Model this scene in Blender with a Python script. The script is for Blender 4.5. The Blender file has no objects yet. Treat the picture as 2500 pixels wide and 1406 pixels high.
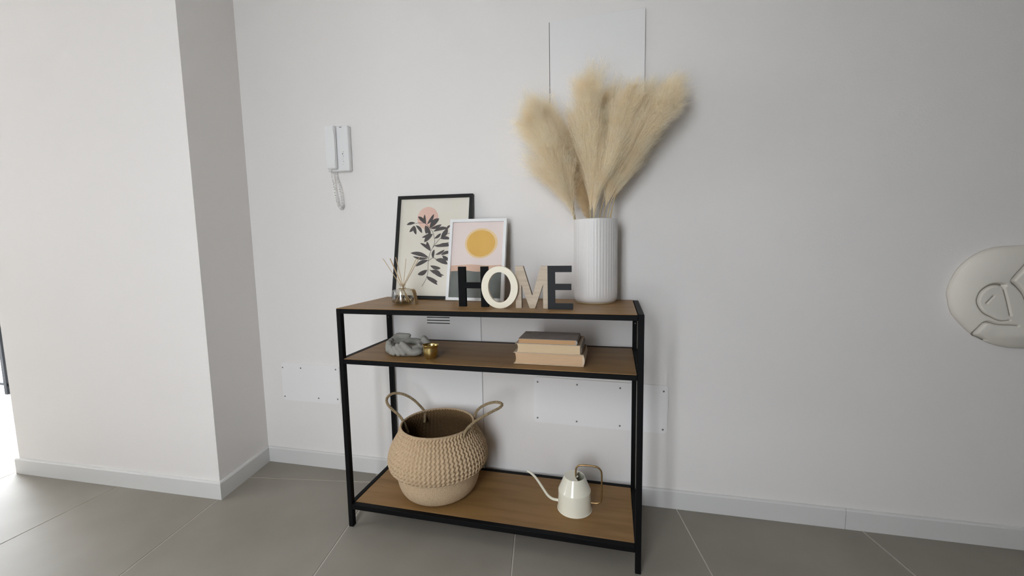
import bpy, bmesh, math, random
from math import sin, cos, pi, radians
from mathutils import Vector, Matrix

random.seed(7)
SC = bpy.context.scene
COL = SC.collection

# ------------------------------------------------------------------ camera
cam = bpy.data.cameras.new('camera')
cam.sensor_width = 36.0
cam.lens = 14.4597
cam.clip_start = 0.02
co = bpy.data.objects.new('camera', cam)
COL.objects.link(co)
RX = (0.9707184630428857, 0.23954745188528848, -0.017963401763676442)
DN = (0.006327973969465315, -0.10025246438750722, -0.9949419079170772)
FW = (-0.24013667411101458, 0.9656948077314577, -0.09883276818648448)
co.matrix_world = Matrix(((RX[0], -DN[0], -FW[0], 0.9282),
                          (RX[1], -DN[1], -FW[1], -1.2143),
                          (RX[2], -DN[2], -FW[2], 0.9984),
                          (0, 0, 0, 1)))
SC.camera = co

# ------------------------------------------------------------------ world, daylight, exposure
SC.view_settings.view_transform = 'Standard'
SC.view_settings.look = 'None'
SC.view_settings.gamma = 1.0
SC.view_settings.exposure = 0.0
SC.view_settings.use_curve_mapping = False
SC.cycles.max_bounces = 12
SC.cycles.diffuse_bounces = 6
SC.cycles.sample_clamp_indirect = 6.0
SC.cycles.caustics_reflective = False
SC.cycles.caustics_refractive = False
world = bpy.data.worlds.new('overcast sky')
SC.world = world
world.use_nodes = True
bg = world.node_tree.nodes['Background']
bg.inputs[0].default_value = (0.90, 0.95, 1.0, 1)
bg.inputs[1].default_value = 13.6


def window_light(name, loc, rot, sx, sy):
    """portal: guides daylight of the sky through a window opening"""
    l = bpy.data.lights.new(name, 'AREA')
    l.shape = 'RECTANGLE'
    l.size, l.size_y = sx, sy
    l.cycles.is_portal = True
    o = bpy.data.objects.new(name, l)
    o.location = loc
    o.rotation_euler = rot
    COL.objects.link(o)


ROOM_L, ROOM_R, ROOM_F, ROOM_H = -3.6, 3.6, -2.1, 2.7
# (opening low y/x, high y/x, low z, high z)
WIN_L = (-2.0, -1.25, 1.0, 2.1)
WIN_F = (0.0, 0.72, 0.2, 2.3)
WIN_R = (-1.9, -1.7, 1.0, 2.1)
DOOR_X0, DOOR_X1, DOOR_H = -3.25, -1.735, 2.35
window_light('daylight_left', (ROOM_L - 0.1, (WIN_L[0] + WIN_L[1]) / 2, (WIN_L[2] + WIN_L[3]) / 2), (0, -pi / 2, 0), WIN_L[3] - WIN_L[2], WIN_L[1] - WIN_L[0])
window_light('daylight_front', ((WIN_F[0] + WIN_F[1]) / 2, ROOM_F - 0.1, (WIN_F[2] + WIN_F[3]) / 2), (pi / 2, 0, 0), WIN_F[1] - WIN_F[0], WIN_F[3] - WIN_F[2])
window_light('daylight_right', (ROOM_R + 0.1, (WIN_R[0] + WIN_R[1]) / 2, (WIN_R[2] + WIN_R[3]) / 2), (0, pi / 2, 0), WIN_R[3] - WIN_R[2], WIN_R[1] - WIN_R[0])
window_light('daylight_door', ((DOOR_X0 + DOOR_X1) / 2, 0.2, DOOR_H / 2), (-pi / 2, 0, 0), DOOR_X1 - DOOR_X0, DOOR_H)


# ------------------------------------------------------------------ materials
def nt(m):
    return m.node_tree.nodes, m.node_tree.links


def mat(name, col, rough=0.5, metal=0.0, spec=0.5, noise=None, bump=None, coat=0.0, stretch=None, sheen=0.0):
    """noise=(scale, detail, colour2, lo, hi); bump=(scale, strength, distance)"""
    m = bpy.data.materials.new(name)
    m.use_nodes = True
    N, L = nt(m)
    b = N['Principled BSDF']
    b.inputs['Base Color'].default_value = (*col, 1)
    b.inputs['Roughness'].default_value = rough
    b.inputs['Metallic'].default_value = metal
    b.inputs['Specular IOR Level'].default_value = spec
    b.inputs['Coat Weight'].default_value = coat
    b.inputs['Sheen Weight'].default_value = sheen
    tc = N.new('ShaderNodeTexCoord')
    src = tc.outputs['Object']
    if stretch:
        mp = N.new('ShaderNodeMapping')
        mp.inputs['Scale'].default_value = stretch
        L.new(src, mp.inputs[0])
        src = mp.outputs[0]
    if noise:
        n = N.new('ShaderNodeTexNoise')
        n.inputs['Scale'].default_value = noise[0]
        n.inputs['Detail'].default_value = noise[1]
        L.new(src, n.inputs['Vector'])
        r = N.new('ShaderNodeValToRGB')
        r.color_ramp.elements[0].position = noise[3]
        r.color_ramp.elements[1].position = noise[4]
        r.color_ramp.elements[0].color = (*col, 1)
        r.color_ramp.elements[1].color = (*noise[2], 1)
        L.new(n.outputs['Fac'], r.inputs[0])
        L.new(r.outputs[0], b.inputs['Base Color'])
    if bump:
        n2 = N.new('ShaderNodeTexNoise')
        n2.inputs['Scale'].default_value = bump[0]
        n2.inputs['Detail'].default_value = 3
        L.new(src, n2.inputs['Vector'])
        bp = N.new('ShaderNodeBump')
        bp.inputs['Strength'].default_value = bump[1]
        bp.inputs['Distance'].default_value = bump[2]
        L.new(n2.outputs['Fac'], bp.inputs['Height'])
        L.new(bp.outputs[0], b.inputs['Normal'])
    return m


M = {}
M['wall'] = mat('wall_paint', (0.79, 0.765, 0.745), 0.7, spec=0.25, bump=(260, 0.22, 0.002))
M['wall_far'] = mat('greige_low_bounce_wall', (0.24, 0.22, 0.20), 0.8, spec=0.2)  # unseen front and right walls, darkened to cut bounced light
M['ceiling'] = mat('ceiling_paint', (0.82, 0.81, 0.79), 0.9, spec=0.1)
M['skirting'] = mat('skirting_paint', (0.66, 0.655, 0.64), 0.5, spec=0.25)
M['tile'] = mat('grey_stone_tile', (0.235, 0.212, 0.180), 0.5, spec=0.3, noise=(2.2, 8, (0.29, 0.265, 0.23), 0.35, 0.68), bump=(40, 0.06, 0.002))
M['grout'] = mat('tile_grout', (0.56, 0.52, 0.46), 0.85)
M['plate'] = mat('white_plastic', (0.83, 0.815, 0.81), 0.45, spec=0.3)
M['panel'] = mat('white_lacquered_panel', (0.78, 0.77, 0.765), 0.5, spec=0.3)
M['gap'] = mat('dark_gap', (0.10, 0.095, 0.09), 0.9)
M['gap_grey'] = mat('grey_gap', (0.42, 0.41, 0.40), 0.9)
M['screw'] = mat('screw_steel', (0.2, 0.19, 0.19), 0.45, metal=0.6)
M['black_slot'] = mat('slot_dark', (0.008, 0.008, 0.008), 0.9, spec=0.1)
M['black_metal'] = mat('black_powder_metal', (0.004, 0.004, 0.0045), 0.55, spec=0.10, bump=(600, 0.05, 0.001))
M['oak'] = mat('oak_laminate', (0.275, 0.156, 0.058), 0.45, spec=0.3, noise=(3.0, 7, (0.195, 0.104, 0.036), 0.42, 0.72), stretch=(1.2, 9, 9), bump=(9, 0.03, 0.001))
M['black_frame'] = mat('black_frame_wood', (0.008, 0.008, 0.008), 0.5, spec=0.25)
M['white_frame'] = mat('white_frame_wood', (0.78, 0.78, 0.78), 0.4)
M['backing'] = mat('brown_hardboard', (0.16, 0.10, 0.06), 0.8)
M['paper'] = mat('cream_print_paper', (0.78, 0.73, 0.62), 0.6, noise=(7, 4, (0.83, 0.79, 0.70), 0.35, 0.7))
M['ink'] = mat('charcoal_ink', (0.055, 0.048, 0.048), 0.6, noise=(30, 3, (0.075, 0.062, 0.06), 0.3, 0.7))
M['rose'] = mat('rose_ink', (0.76, 0.49, 0.40), 0.6, noise=(25, 3, (0.80, 0.55, 0.45), 0.3, 0.7))
M['pinkpaper'] = mat('pale_pink_print', (0.88, 0.75, 0.71), 0.6)
M['sunink'] = mat('ochre_ink', (0.74, 0.42, 0.08), 0.6, noise=(18, 3, (0.80, 0.48, 0.11), 0.3, 0.7))
M['haloink'] = mat('pale_ochre_ink', (0.84, 0.62, 0.34), 0.6)
M['peach'] = mat('peach_ink', (0.70, 0.46, 0.34), 0.6)
M['greyink'] = mat('slate_ink', (0.13, 0.145, 0.13), 0.6, noise=(14, 4, (0.17, 0.18, 0.165), 0.3, 0.7))
M['letter_black'] = mat('letter_black_paint', (0.005, 0.005, 0.0055), 0.7, spec=0.1)
M['letter_char'] = mat('letter_charcoal_paint', (0.014, 0.015, 0.017), 0.6, spec=0.25)
M['letter_cream'] = mat('letter_cream_paint', (0.80, 0.74, 0.60), 0.5)
M['letter_wood'] = mat('letter_weathered_wood', (0.52, 0.43, 0.33), 0.65, noise=(5, 7, (0.40, 0.32, 0.24), 0.4, 0.75), stretch=(3, 3, 30))
M['wood_edge'] = mat('letter_burnt_edge', (0.10, 0.06, 0.036), 0.7)
M['ceramic'] = mat('white_vase_glaze', (0.68, 0.66, 0.64), 0.4, spec=0.5)
M['clay'] = mat('unglazed_clay', (0.45, 0.34, 0.18), 0.8)
M['concrete'] = mat('grey_concrete', (0.235, 0.226, 0.20), 0.75, noise=(40, 5, (0.28, 0.27, 0.245), 0.35, 0.65), bump=(250, 0.12, 0.001))
M['brass'] = mat('brushed_brass', (0.72, 0.57, 0.25), 0.24, metal=1.0)
M['brass_dark'] = mat('aged_brass', (0.40, 0.26, 0.12), 0.35, metal=1.0)
M['enamel'] = mat('cream_enamel', (0.82, 0.79, 0.66), 0.10, spec=0.5, coat=0.2)
M['grass_rope'] = mat('seagrass_rope', (0.33, 0.25, 0.14), 0.8, noise=(120, 3, (0.22, 0.16, 0.09), 0.35, 0.7))
M['pages'] = mat('aged_pages', (0.62, 0.47, 0.30), 0.85, noise=(4, 5, (0.54, 0.40, 0.25), 0.3, 0.7), stretch=(4, 4, 300))
M['pages_tan'] = mat('tan_pages', (0.58, 0.39, 0.24), 0.85, noise=(4, 5, (0.50, 0.34, 0.20), 0.3, 0.7), stretch=(4, 4, 300))
M['pages_orange'] = mat('orange_tan_pages', (0.50, 0.29, 0.14), 0.85, noise=(4, 5, (0.44, 0.26, 0.13), 0.3, 0.7), stretch=(4, 4, 300))
M['cover_grey'] = mat('worn_grey_cover', (0.31, 0.27, 0.245), 0.7, noise=(30, 5, (0.36, 0.32, 0.295), 0.4, 0.7))
M['cover_cream'] = mat('cream_cover', (0.58, 0.47, 0.35), 0.7, noise=(30, 4, (0.50, 0.40, 0.28), 0.4, 0.7))
M['cover_brown'] = mat('dark_brown_cover', (0.09, 0.062, 0.042), 0.6)
M['label_paper'] = mat('pinkish_label', (0.46, 0.38, 0.35), 0.8)
M['reed'] = mat('pale_reed', (0.52, 0.38, 0.22), 0.7)
M['tagwood'] = mat('kraft_tag', (0.33, 0.22, 0.10), 0.75)
M['phone'] = mat('intercom_plastic', (0.80, 0.80, 0.80), 0.35, spec=0.45)
M['phone_dark'] = mat('intercom_mark', (0.15, 0.15, 0.16), 0.6)
M['cord'] = mat('intercom_cord_plastic', (0.74, 0.735, 0.72), 0.4)
M['plaster'] = mat('ivory_plaster', (0.70, 0.665, 0.60), 0.75, spec=0.2, bump=(120, 0.08, 0.001))
M['groove_shade'] = mat('grey_brown_groove_shade', (0.27, 0.245, 0.205), 0.8, spec=0.1)  # shade of the relief grooves, put into a dark colour
M['terrace'] = mat('pale_terrace_paving', (0.8, 0.8, 0.8), 0.7)
M['tan_top'] = mat('tan_table_top', (0.4, 0.28, 0.14), 0.5)
M['straw'] = mat('straw_stem', (0.52, 0.40, 0.22), 0.7)


def seagrass():
    m = bpy.data.materials.new('woven_seagrass')
    m.use_nodes = True
    N, L = nt(m)
    b = N['Principled BSDF']
    b.inputs['Roughness'].default_value = 0.75
    b.inputs['Specular IOR Level'].default_value = 0.25
    tc = N.new('ShaderNodeTexCoord')
    n = N.new('ShaderNodeTexNoise')
    n.inputs['Scale'].default_value = 260
    n.inputs['Detail'].default_value = 4
    L.new(tc.outputs['Object'], n.inputs['Vector'])
    r = N.new('ShaderNodeValToRGB')
    r.color_ramp.elements[0].position = 0.3
    r.color_ramp.elements[1].position = 0.72
    r.color_ramp.elements[0].color = (0.43, 0.305, 0.185, 1)
    r.color_ramp.elements[1].color = (0.58, 0.44, 0.29, 1)
    L.new(n.outputs['Fac'], r.inputs[0])
    L.new(r.outputs[0], b.inputs['Base Color'])
    return m


M['seagrass'] = seagrass()
M['seagrass_shade'] = mat('seagrass_painted_shade', (0.135, 0.08, 0.037), 0.85, spec=0.1, noise=(200, 3, (0.19, 0.12, 0.06), 0.3, 0.7))  # body seagrass darkened: the basket's inner shade is in this colour


def plume_mat(name, c1, c2):
    m = bpy.data.materials.new(name)
    m.use_nodes = True
    N, L = nt(m)
    b = N['Principled BSDF']
    b.inputs['Roughness'].default_value = 0.8
    b.inputs['Specular IOR Level'].default_value = 0.1
    tc = N.new('ShaderNodeTexCoord')
    n = N.new('ShaderNodeTexNoise')
    n.inputs['Scale'].default_value = 22
    L.new(tc.outputs['Object'], n.inputs['Vector'])
    r = N.new('ShaderNodeValToRGB')
    r.color_ramp.elements[0].position = 0.3
    r.color_ramp.elements[1].position = 0.7
    r.color_ramp.elements[0].color = (*c1, 1)
    r.color_ramp.elements[1].color = (*c2, 1)
    L.new(n.outputs['Fac'], r.inputs[0])
    L.new(r.outputs[0], b.inputs['Base Color'])
    t = N.new('ShaderNodeBsdfTranslucent')
    L.new(r.outputs[0], t.inputs['Color'])
    mx = N.new('ShaderNodeMixShader')
    mx.inputs[0].default_value = 0.5
    L.new(b.outputs[0], mx.inputs[1])
    L.new(t.outputs[0], mx.inputs[2])
    L.new(mx.outputs[0], N['Material Output'].inputs[0])
    return m


M['plume'] = plume_mat('pampas_cream', (0.965, 0.875, 0.71), (0.99, 0.94, 0.81))
M['plume_tan'] = plume_mat('pampas_tan', (0.78, 0.64, 0.41), (0.87, 0.74, 0.53))
M['plume_grey'] = plume_mat('pampas_straw', (0.82, 0.72, 0.54), (0.90, 0.81, 0.65))


def thin_glass(name, tint, base=0.04, edge=0.55, power=4.0, rough=0.02):
    m = bpy.data.materials.new(name)
    m.use_nodes = True
    N, L = nt(m)
    lw = N.new('ShaderNodeLayerWeight')
    lw.inputs['Blend'].default_value = 0.5
    pw = N.new('ShaderNodeMath')
    pw.operation = 'POWER'
    pw.inputs[1].default_value = power
    L.new(lw.outputs['Facing'], pw.inputs[0])
    mr = N.new('ShaderNodeMapRange')
    mr.inputs['To Min'].default_value = base
    mr.inputs['To Max'].default_value = base + edge
    L.new(pw.outputs[0], mr.inputs['Value'])
    tr = N.new('ShaderNodeBsdfTransparent')
    tr.inputs[0].default_value = (*tint, 1)
    gl = N.new('ShaderNodeBsdfGlossy')
    gl.inputs['Roughness'].default_value = rough
    mx = N.new('ShaderNodeMixShader')
    L.new(mr.outputs[0], mx.inputs[0])
    L.new(tr.outputs[0], mx.inputs[1])
    L.new(gl.outputs[0], mx.inputs[2])
    L.new(mx.outputs[0], N['Material Output'].inputs[0])
    return m


M['glass'] = thin_glass('clear_bottle_glass', (0.975, 0.97, 0.955), 0.06, 0.50, 2.6)
M['oil'] = thin_glass('pale_fragrance_oil', (0.95, 0.91, 0.82), 0.02, 0.15)


M['pane'] = thin_glass('thin_picture_glass', (0.985, 0.985, 0.985), 0.02, 0.5, 5.0, 0.05)


# ------------------------------------------------------------------ mesh helpers
def box(bm, x0, x1, y0, y1, z0, z1, mtx=None):
    vs = [bm.verts.new((x, y, z)) for x in (x0, x1) for y in (y0, y1) for z in (z0, z1)]
    for f in ((0, 1, 3, 2), (4, 6, 7, 5), (0, 4, 5, 1), (2, 3, 7, 6), (0, 2, 6, 4), (1, 5, 7, 3)):
        bm.faces.new([vs[i] for i in f])
    if mtx is not None:
        bmesh.ops.transform(bm, matrix=mtx, verts=vs)
    return vs


def rbox(bm, x0, x1, y0, y1, z0, z1, r=0.002, seg=2):
    t = bmesh.new()
    box(t, x0, x1, y0, y1, z0, z1)
    bmesh.ops.bevel(t, geom=t.edges[:], offset=r, segments=seg, affect='EDGES', profile=0.5)
    merge(bm, t)


def merge(bm, t, mtx=None):
    me = bpy.data.meshes.new('tmp')
    t.to_mesh(me)
    t.free()
    if mtx is not None:
        me.transform(mtx)
    bm.from_mesh(me)
    bpy.data.meshes.remove(me)


def prism(bm, pts, a, b, axis='y'):
    """polygon pts (u,v) extruded a..b; axis y: (u,a,v), axis z: (u,v,a)"""
    def p(u, v, w):
        return (u, w, v) if axis == 'y' else (u, v, w)
    A = [bm.verts.new(p(u, v, a)) for u, v in pts]
    B = [bm.verts.new(p(u, v, b)) for u, v in pts]
    n = len(pts)
    bm.faces.new(A)
    bm.faces.new(B[::-1])
    for i in range(n):
        j = (i + 1) % n
        bm.faces.new((A[i], B[i], B[j], A[j]))


def lathe(bm, prof, seg=64, cx=0, cy=0, rfun=None):
    """prof list of (r,z); r==0 at the ends closes the shape"""
    rings = []
    for r, z in prof:
        if r <= 1e-6:
            rings.append([bm.verts.new((cx, cy, z))])
        else:
            ring = []
            for i in range(seg):
                t = 2 * pi * i / seg
                rr = r if rfun is None else rfun(r, z, t)
                ring.append(bm.verts.new((cx + rr * cos(t), cy + rr * sin(t), z)))
            rings.append(ring)
    for A, B in zip(rings, rings[1:]):
        for i in range(seg):
            j = (i + 1) % seg
            if len(A) == 1 and len(B) == 1:
                continue
            if len(A) == 1:
                bm.faces.new((A[0], B[j], B[i]))
            elif len(B) == 1:
                bm.faces.new((A[i], A[j], B[0]))
            else:
                bm.faces.new((A[i], A[j], B[j], B[i]))


def spline(pts, n=8):
    P = [Vector(p) for p in pts]
    P = [P[0] * 2 - P[1]] + P + [P[-1] * 2 - P[-2]]
    out = []
    for i in range(1, len(P) - 2):
        a, b, c, d = P[i - 1:i + 3]
        for k in range(n):
            t = k / n
            out.append(0.5 * ((2 * b) + (c - a) * t + (2 * a - 5 * b + 4 * c - d) * t * t + (3 * b - a - 3 * c + d) * t ** 3))
    out.append(P[-2])
    return out


def tube(bm, path, r, seg=10, caps=True):
    path = [Vector(p) for p in path]
    n = len(path)
    rr = r if callable(r) else (lambda t: r)
    T = [(path[min(i + 1, n - 1)] - path[max(i - 1, 0)]).normalized() for i in range(n)]
    u = T[0].orthogonal().normalized()
    rings = []
    for i in range(n):
        u = (u - T[i] * u.dot(T[i])).normalized()
        v = T[i].cross(u)
        rad = rr(i / (n - 1))
        rings.append([bm.verts.new(path[i] + (u * cos(2 * pi * k / seg) + v * sin(2 * pi * k / seg)) * rad) for k in range(seg)])
    for A, B in zip(rings, rings[1:]):
        for k in range(seg):
            j = (k + 1) % seg
            bm.faces.new((A[k], A[j], B[j], B[k]))
    if caps:
        bm.faces.new(rings[0][::-1])
        bm.faces.new(rings[-1])


def obj(name, bm, m, parent=None, smooth=False, label=None, kind=None):
    bmesh.ops.recalc_face_normals(bm, faces=bm.faces[:])
    me = bpy.data.meshes.new(name)
    bm.to_mesh(me)
    bm.free()
    for mm in (m if isinstance(m, (list, tuple)) else [m]):
        me.materials.append(M[mm])
    if smooth:
        for p in me.polygons:
            p.use_smooth = True
        if smooth is not True:
            me.set_sharp_from_angle(angle=radians(smooth))
    o = bpy.data.objects.new(name, me)
    COL.objects.link(o)
    if parent is not None:
        o.parent = parent
        if parent.type == 'EMPTY' or True:
            o.matrix_parent_inverse = Matrix.Translation(parent.location).inverted() if not parent.get('local') else Matrix()
    if label:
        o['label'] = label
    if kind:
        o['kind'] = kind
    return o


def thing(name, label, cat, loc, group=None, local=False):
    o = bpy.data.objects.new(name, None)
    o.empty_display_size = 0.02
    o.location = loc
    COL.objects.link(o)
    o['label'] = label
    o['category'] = cat
    if group:
        o['group'] = group
    if local:
        o['local'] = 1
    return o


def struct(name, bm, m, parent=None, smooth=False):
    return obj(name, bm, m, parent, smooth, kind='structure')


def copy_part(o, parent, loc):
    c = o.copy()
    COL.objects.link(c)
    c.parent = parent
    c.location = loc
    return c


NB = bmesh.new


def wy(x):
    """front surface of the back wall"""
    return 0.348 + 0.015 * x


WM = Matrix.Translation((0, 0.348, 0)) @ Matrix.Rotation(math.atan(0.015), 4, 'Z')  # wall frame: x along, y into wall

# ------------------------------------------------------------------ setting: floor of individual tiles
bm = NB()
box(bm, ROOM_L - 0.2, ROOM_R + 0.2, ROOM_F - 0.2, 0.08, -0.08, -0.0016)
box(bm, -1.6, ROOM_R + 0.2, 0.08, 0.6, -0.08, -0.0016)
floor = struct('floor', bm, 'grout')
GAP = 0.0021
cols = [(-3.62, 0.1714), (-3.0, 0.1714), (-2.38, 0.13), (-1.76, 0.08), (-1.146, 0.0109), (-0.625, 0.1714), (-0.0043, 0.1714), (0.614, 0.1714),
        (1.2337, 0.1730), (1.848, 0.1600), (2.47, 0.1714), (3.09, 0.1714), (3.71, 0.1714)]  # joint lines: x = a - b*y


def rowjoint(k, x):
    return 0.233 + 0.143 * (x + 0.35) - 0.618 * k


def meet(c, k):
    a, b = c
    y = 0.0
    for _ in range(20):
        x = a - b * y
        y = rowjoint(k, x)
    return x, y


for ci in range(len(cols) - 1):
    for k in range(-1, 8):
        q = [meet(cols[ci], k + 1), meet(cols[ci + 1], k + 1), meet(cols[ci + 1], k), meet(cols[ci], k)]
        cx = sum(p[0] for p in q) / 4
        cy = sum(p[1] for p in q) / 4
        if cy > 0.62 or cy < ROOM_F - 0.3 or (cx < -1.8 and cy > 0.05) or min(p[1] for p in q) > 0.36 + 0.015 * cx:
            continue
        bm = NB()
        s = []
        for p in q:
            d = Vector((p[0] - cx, p[1] - cy))
            s.append((p[0] - math.copysign(GAP, d.x), min(p[1] - math.copysign(GAP, d.y), 0.40 if cx > -1.5 else 0.075)))
        prism(bm, s, -0.012, 0.0, 'z')
        bmesh.ops.bevel(bm, geom=[e for e in bm.edges if all(v.co.z > -0.001 for v in e.verts)], offset=0.0008, segments=1, affect='EDGES')
        obj('tile', bm, 'tile', floor)

# back wall
bm = NB()
t = NB()
box(t, -1.2, ROOM_R + 0.3, 0, 0.25, 0, ROOM_H)
merge(bm, t, WM)
struct('wall_back', bm, 'wall')
# left stub wall (projecting pier); its short side looks right and is square to the tiles
P_C, P_B, P_E = (-0.6222, 0.0377), (-0.6775, 0.3378), (-1.735, -0.0022)
bm = NB()
prism(bm, [P_C, P_B, (-0.69, 0.42), (-1.735, 0.42), P_E], 0, ROOM_H, 'z')
struct('wall_left', bm, 'wall')
# outer wall of the room, left, with a big window
def wall_with_hole(bm, axis, pos, t0, t1, a0, a1, h):
    """axis 'x': wall at x=pos..; spans a0..a1 in y; hole h=(lo,hi,z0,z1)"""
    parts = [(a0, h[0], 0, ROOM_H), (h[1], a1, 0, ROOM_H), (h[0], h[1], 0, h[2]), (h[0], h[1], h[3], ROOM_H)]
    for p0, p1, z0, z1 in parts:
        if p1 - p0 < 1e-4 or z1 - z0 < 1e-4:
            continue
        if axis == 'x':
            box(bm, t0, t1, p0, p1, z0, z1)
        else:
            box(bm, p0, p1, t0, t1, z0, z1)


bm = NB()
wall_with_hole(bm, 'x', ROOM_L, ROOM_L - 0.2, ROOM_L, ROOM_F - 0.2, 0.28, WIN_L)
struct('wall_outer', bm, 'wall')
bm = NB()
wall_with_hole(bm, 'y', ROOM_F, ROOM_F - 0.2, ROOM_F, ROOM_L, ROOM_R, WIN_F)
struct('wall_front', bm, 'wall_far')
bm = NB()
wall_with_hole(bm, 'x', ROOM_R, ROOM_R, ROOM_R + 0.2, ROOM_F - 0.2, 0.6, WIN_R)
struct('wall_right', bm, 'wall_far')
bm = NB()
box(bm, ROOM_L, DOOR_X0, 0.06, 0.28, 0, ROOM_H)
box(bm, DOOR_X0, DOOR_X1, 0.06, 0.28, DOOR_H, ROOM_H)
struct('wall_terrace', bm, 'wall')
bm = NB()
box(bm, ROOM_L - 0.2, ROOM_R + 0.2, ROOM_F - 0.2, 0.7, ROOM_H, ROOM_H + 0.2)
struct('ceiling', bm, 'ceiling')


def window_unit(n, axis, pos, h):
    bm = NB()
    w = 0.06
    mid = (h[0] + h[1]) / 2
    for a0, a1, z0, z1 in ((h[0], h[0] + w, h[2], h[3]), (h[1] - w, h[1], h[2], h[3]), (h[0], h[1], h[2], h[2] + w), (h[0], h[1], h[3] - w, h[3]), (mid - w / 2, mid + w / 2, h[2], h[3])):
        if axis == 'x':
            box(bm, pos - 0.03, pos + 0.03, a0, a1, z0, z1)
        else:
            box(bm, a0, a1, pos - 0.03, pos + 0.03, z0, z1)
    struct('window_%d' % n, bm, 'plate')


window_unit(1, 'x', ROOM_L - 0.1, WIN_L)
window_unit(2, 'y', ROOM_F - 0.1, WIN_F)
window_unit(3, 'x', ROOM_R + 0.1, WIN_R)

# ground and terrace outside
bm = NB()
box(bm, -5.2, -1.62, 0.082, 3.4, -0.1, -0.004)
terrace = struct('floor_terrace', bm, 'terrace')
bm = NB()
box(bm, -5.3, -1.5, 3.4, 3.55, -0.1, 1.05)
struct('wall_parapet', bm, 'terrace')
bm = NB()
box(bm, -30, 30, -30, 30, -0.5, -0.4)
struct('ground', bm, 'terrace')

# skirting boards
def skirting(name, pts, h=0.0725, th=0.011):
    """run along pts (plan), thickness to the right-hand side of the travel direction"""
    bm = NB()
    n = len(pts)
    off = []
    for i in range(n):
        ds = []
        if i > 0:
            ds.append(Vector((pts[i][0] - pts[i - 1][0], pts[i][1] - pts[i - 1][1])).normalized())
        if i < n - 1:
            ds.append(Vector((pts[i + 1][0] - pts[i][0], pts[i + 1][1] - pts[i][1])).normalized())
        ns = [Vector((d.y, -d.x)) for d in ds]
        m_ = sum(ns, Vector((0, 0))).normalized()
        off.append(m_ * (1 / max(0.3, m_.dot(ns[0]))))
    prof = [(0, 0), (th, 0), (th, h - 0.006), (th * 0.72, h - 0.001), (th * 0.3, h), (0, h)]
    rings = []
    for p, o_ in zip(pts, off):
        rings.append([bm.verts.new((p[0] + o_.x * a, p[1] + o_.y * a, z)) for a, z in prof])
    for A, B in zip(rings, rings[1:]):
        for i in range(len(prof)):
            j = (i + 1) % len(prof)
            bm.faces.new((A[i], A[j], B[j], B[i]))
    bm.faces.new(rings[0])
    bm.faces.new(rings[-1][::-1])
    return struct(name, bm, 'skirting')


def wp(x, d=0.0):
    return (x, wy(x) + 0.0002 - d)


skirting('baseboard_left', [(-1.735, 0.06), P_E, P_C, (P_B[0] + 0.001, P_B[1] - 0.006)])
skirting('baseboard_back', [wp(-0.667), wp(1.7145)])
skirting('baseboard_right', [wp(1.7162), wp(ROOM_R)])

# ------------------------------------------------------------------ wall fittings
def on_wall(bm, builder):
    t = NB()
    builder(t)
    merge(bm, t, WM)


def rrect(x0, x1, z0, z1, r, n=5):
    pts = []
    for cx, cz, a in ((x1 - r, z1 - r, 0), (x0 + r, z1 - r, 90), (x0 + r, z0 + r, 180), (x1 - r, z0 + r, 270)):
        for k in range(n + 1):
            t = radians(a + 90 * k / n)
            pts.append((cx + r * cos(t), cz + r * sin(t)))
    return pts


def cover_plate(label, x0, x1, z0, z1, tilt, screws):
    th = thing('cover_plate', label, 'cover plate', (x0, wy(x0), z0), group=None)
    bm = NB()
    t = NB()
    prism(t, rrect(x0, x1, z0, z1, 0.012), -0.0055, 0.0, 'y')
    bmesh.ops.bevel(t, geom=[e for e in t.edges if all(v.co.y < -0.005 for v in e.verts)], offset=0.0015, segments=2, affect='EDGES')
    rot = Matrix.Translation((x0, 0, z1)) @ Matrix.Rotation(tilt, 4, 'Y') @ Matrix.Translation((-x0, 0, -z1))
    merge(bm, t, WM @ rot)
    obj('plate', bm, 'plate', th)
    for sx, sz in screws:
        bm = NB()
        t = NB()
        for k, (r, y) in enumerate(((0.0042, -0.004), (0.0042, -0.0047), (0.0026, -0.0055))):
            pass
        lathe(t, [(0, 0.0069), (0.0022, 0.0067), (0.0036, 0.0060), (0.0036, 0.0045)], 12)
        # lathe axis z -> wall normal
        merge(bm, t, WM @ Matrix.Translation((sx, 0, sz)) @ Matrix.Rotation(pi / 2, 4, 'X'))
        obj('screw', bm, 'screw', th, smooth=True)
    return th


cover_plate('white rectangular plastic cover plate on the wall left of the console table', -0.5655, -0.262, 0.308, 0.485, 0.004,
            [(-0.5588, 0.4633), (-0.4613, 0.4646), (-0.279, 0.4671), (-0.5571, 0.326), (-0.3761, 0.3282), (-0.2768, 0.3301)])
cover_plate('long white cover plate with eight screws behind the right legs of the table', 0.6225, 1.1285, 0.298, 0.4842, 0.0148,
            [(0.6365, 0.4637), (0.7918, 0.4612), (0.9543, 0.4575), (1.1111, 0.4545), (0.6348, 0.3161), (0.7899, 0.3127), (0.9539, 0.3084), (1.11, 0.3065)])

# small door panel high on the wall, standing slightly open on its right side
th = thing('wall_hatch', 'white square hatch door high on the wall behind the pampas plumes', 'hatch', (0.694, wy(0.694), 1.33))
bm = NB()
t = NB()
prism(t, [(0.6962, -0.004), (1.0285, -0.009), (1.0285, -0.0005), (0.6962, -0.0005)], 1.33, 1.8088, 'z')
bmesh.ops.bevel(t, geom=t.edges[:], offset=0.0008, segments=1, affect='EDGES')
merge(bm, t, WM)
obj('door_leaf', bm, 'panel', th)
bm = NB()
on_wall(bm, lambda t: box(t, 0.6935, 0.6958, -0.0008, 0, 1.33, 1.8075))
obj('edge_gap', bm, 'gap', th, label='thin dark gap at the hinge side')

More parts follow.
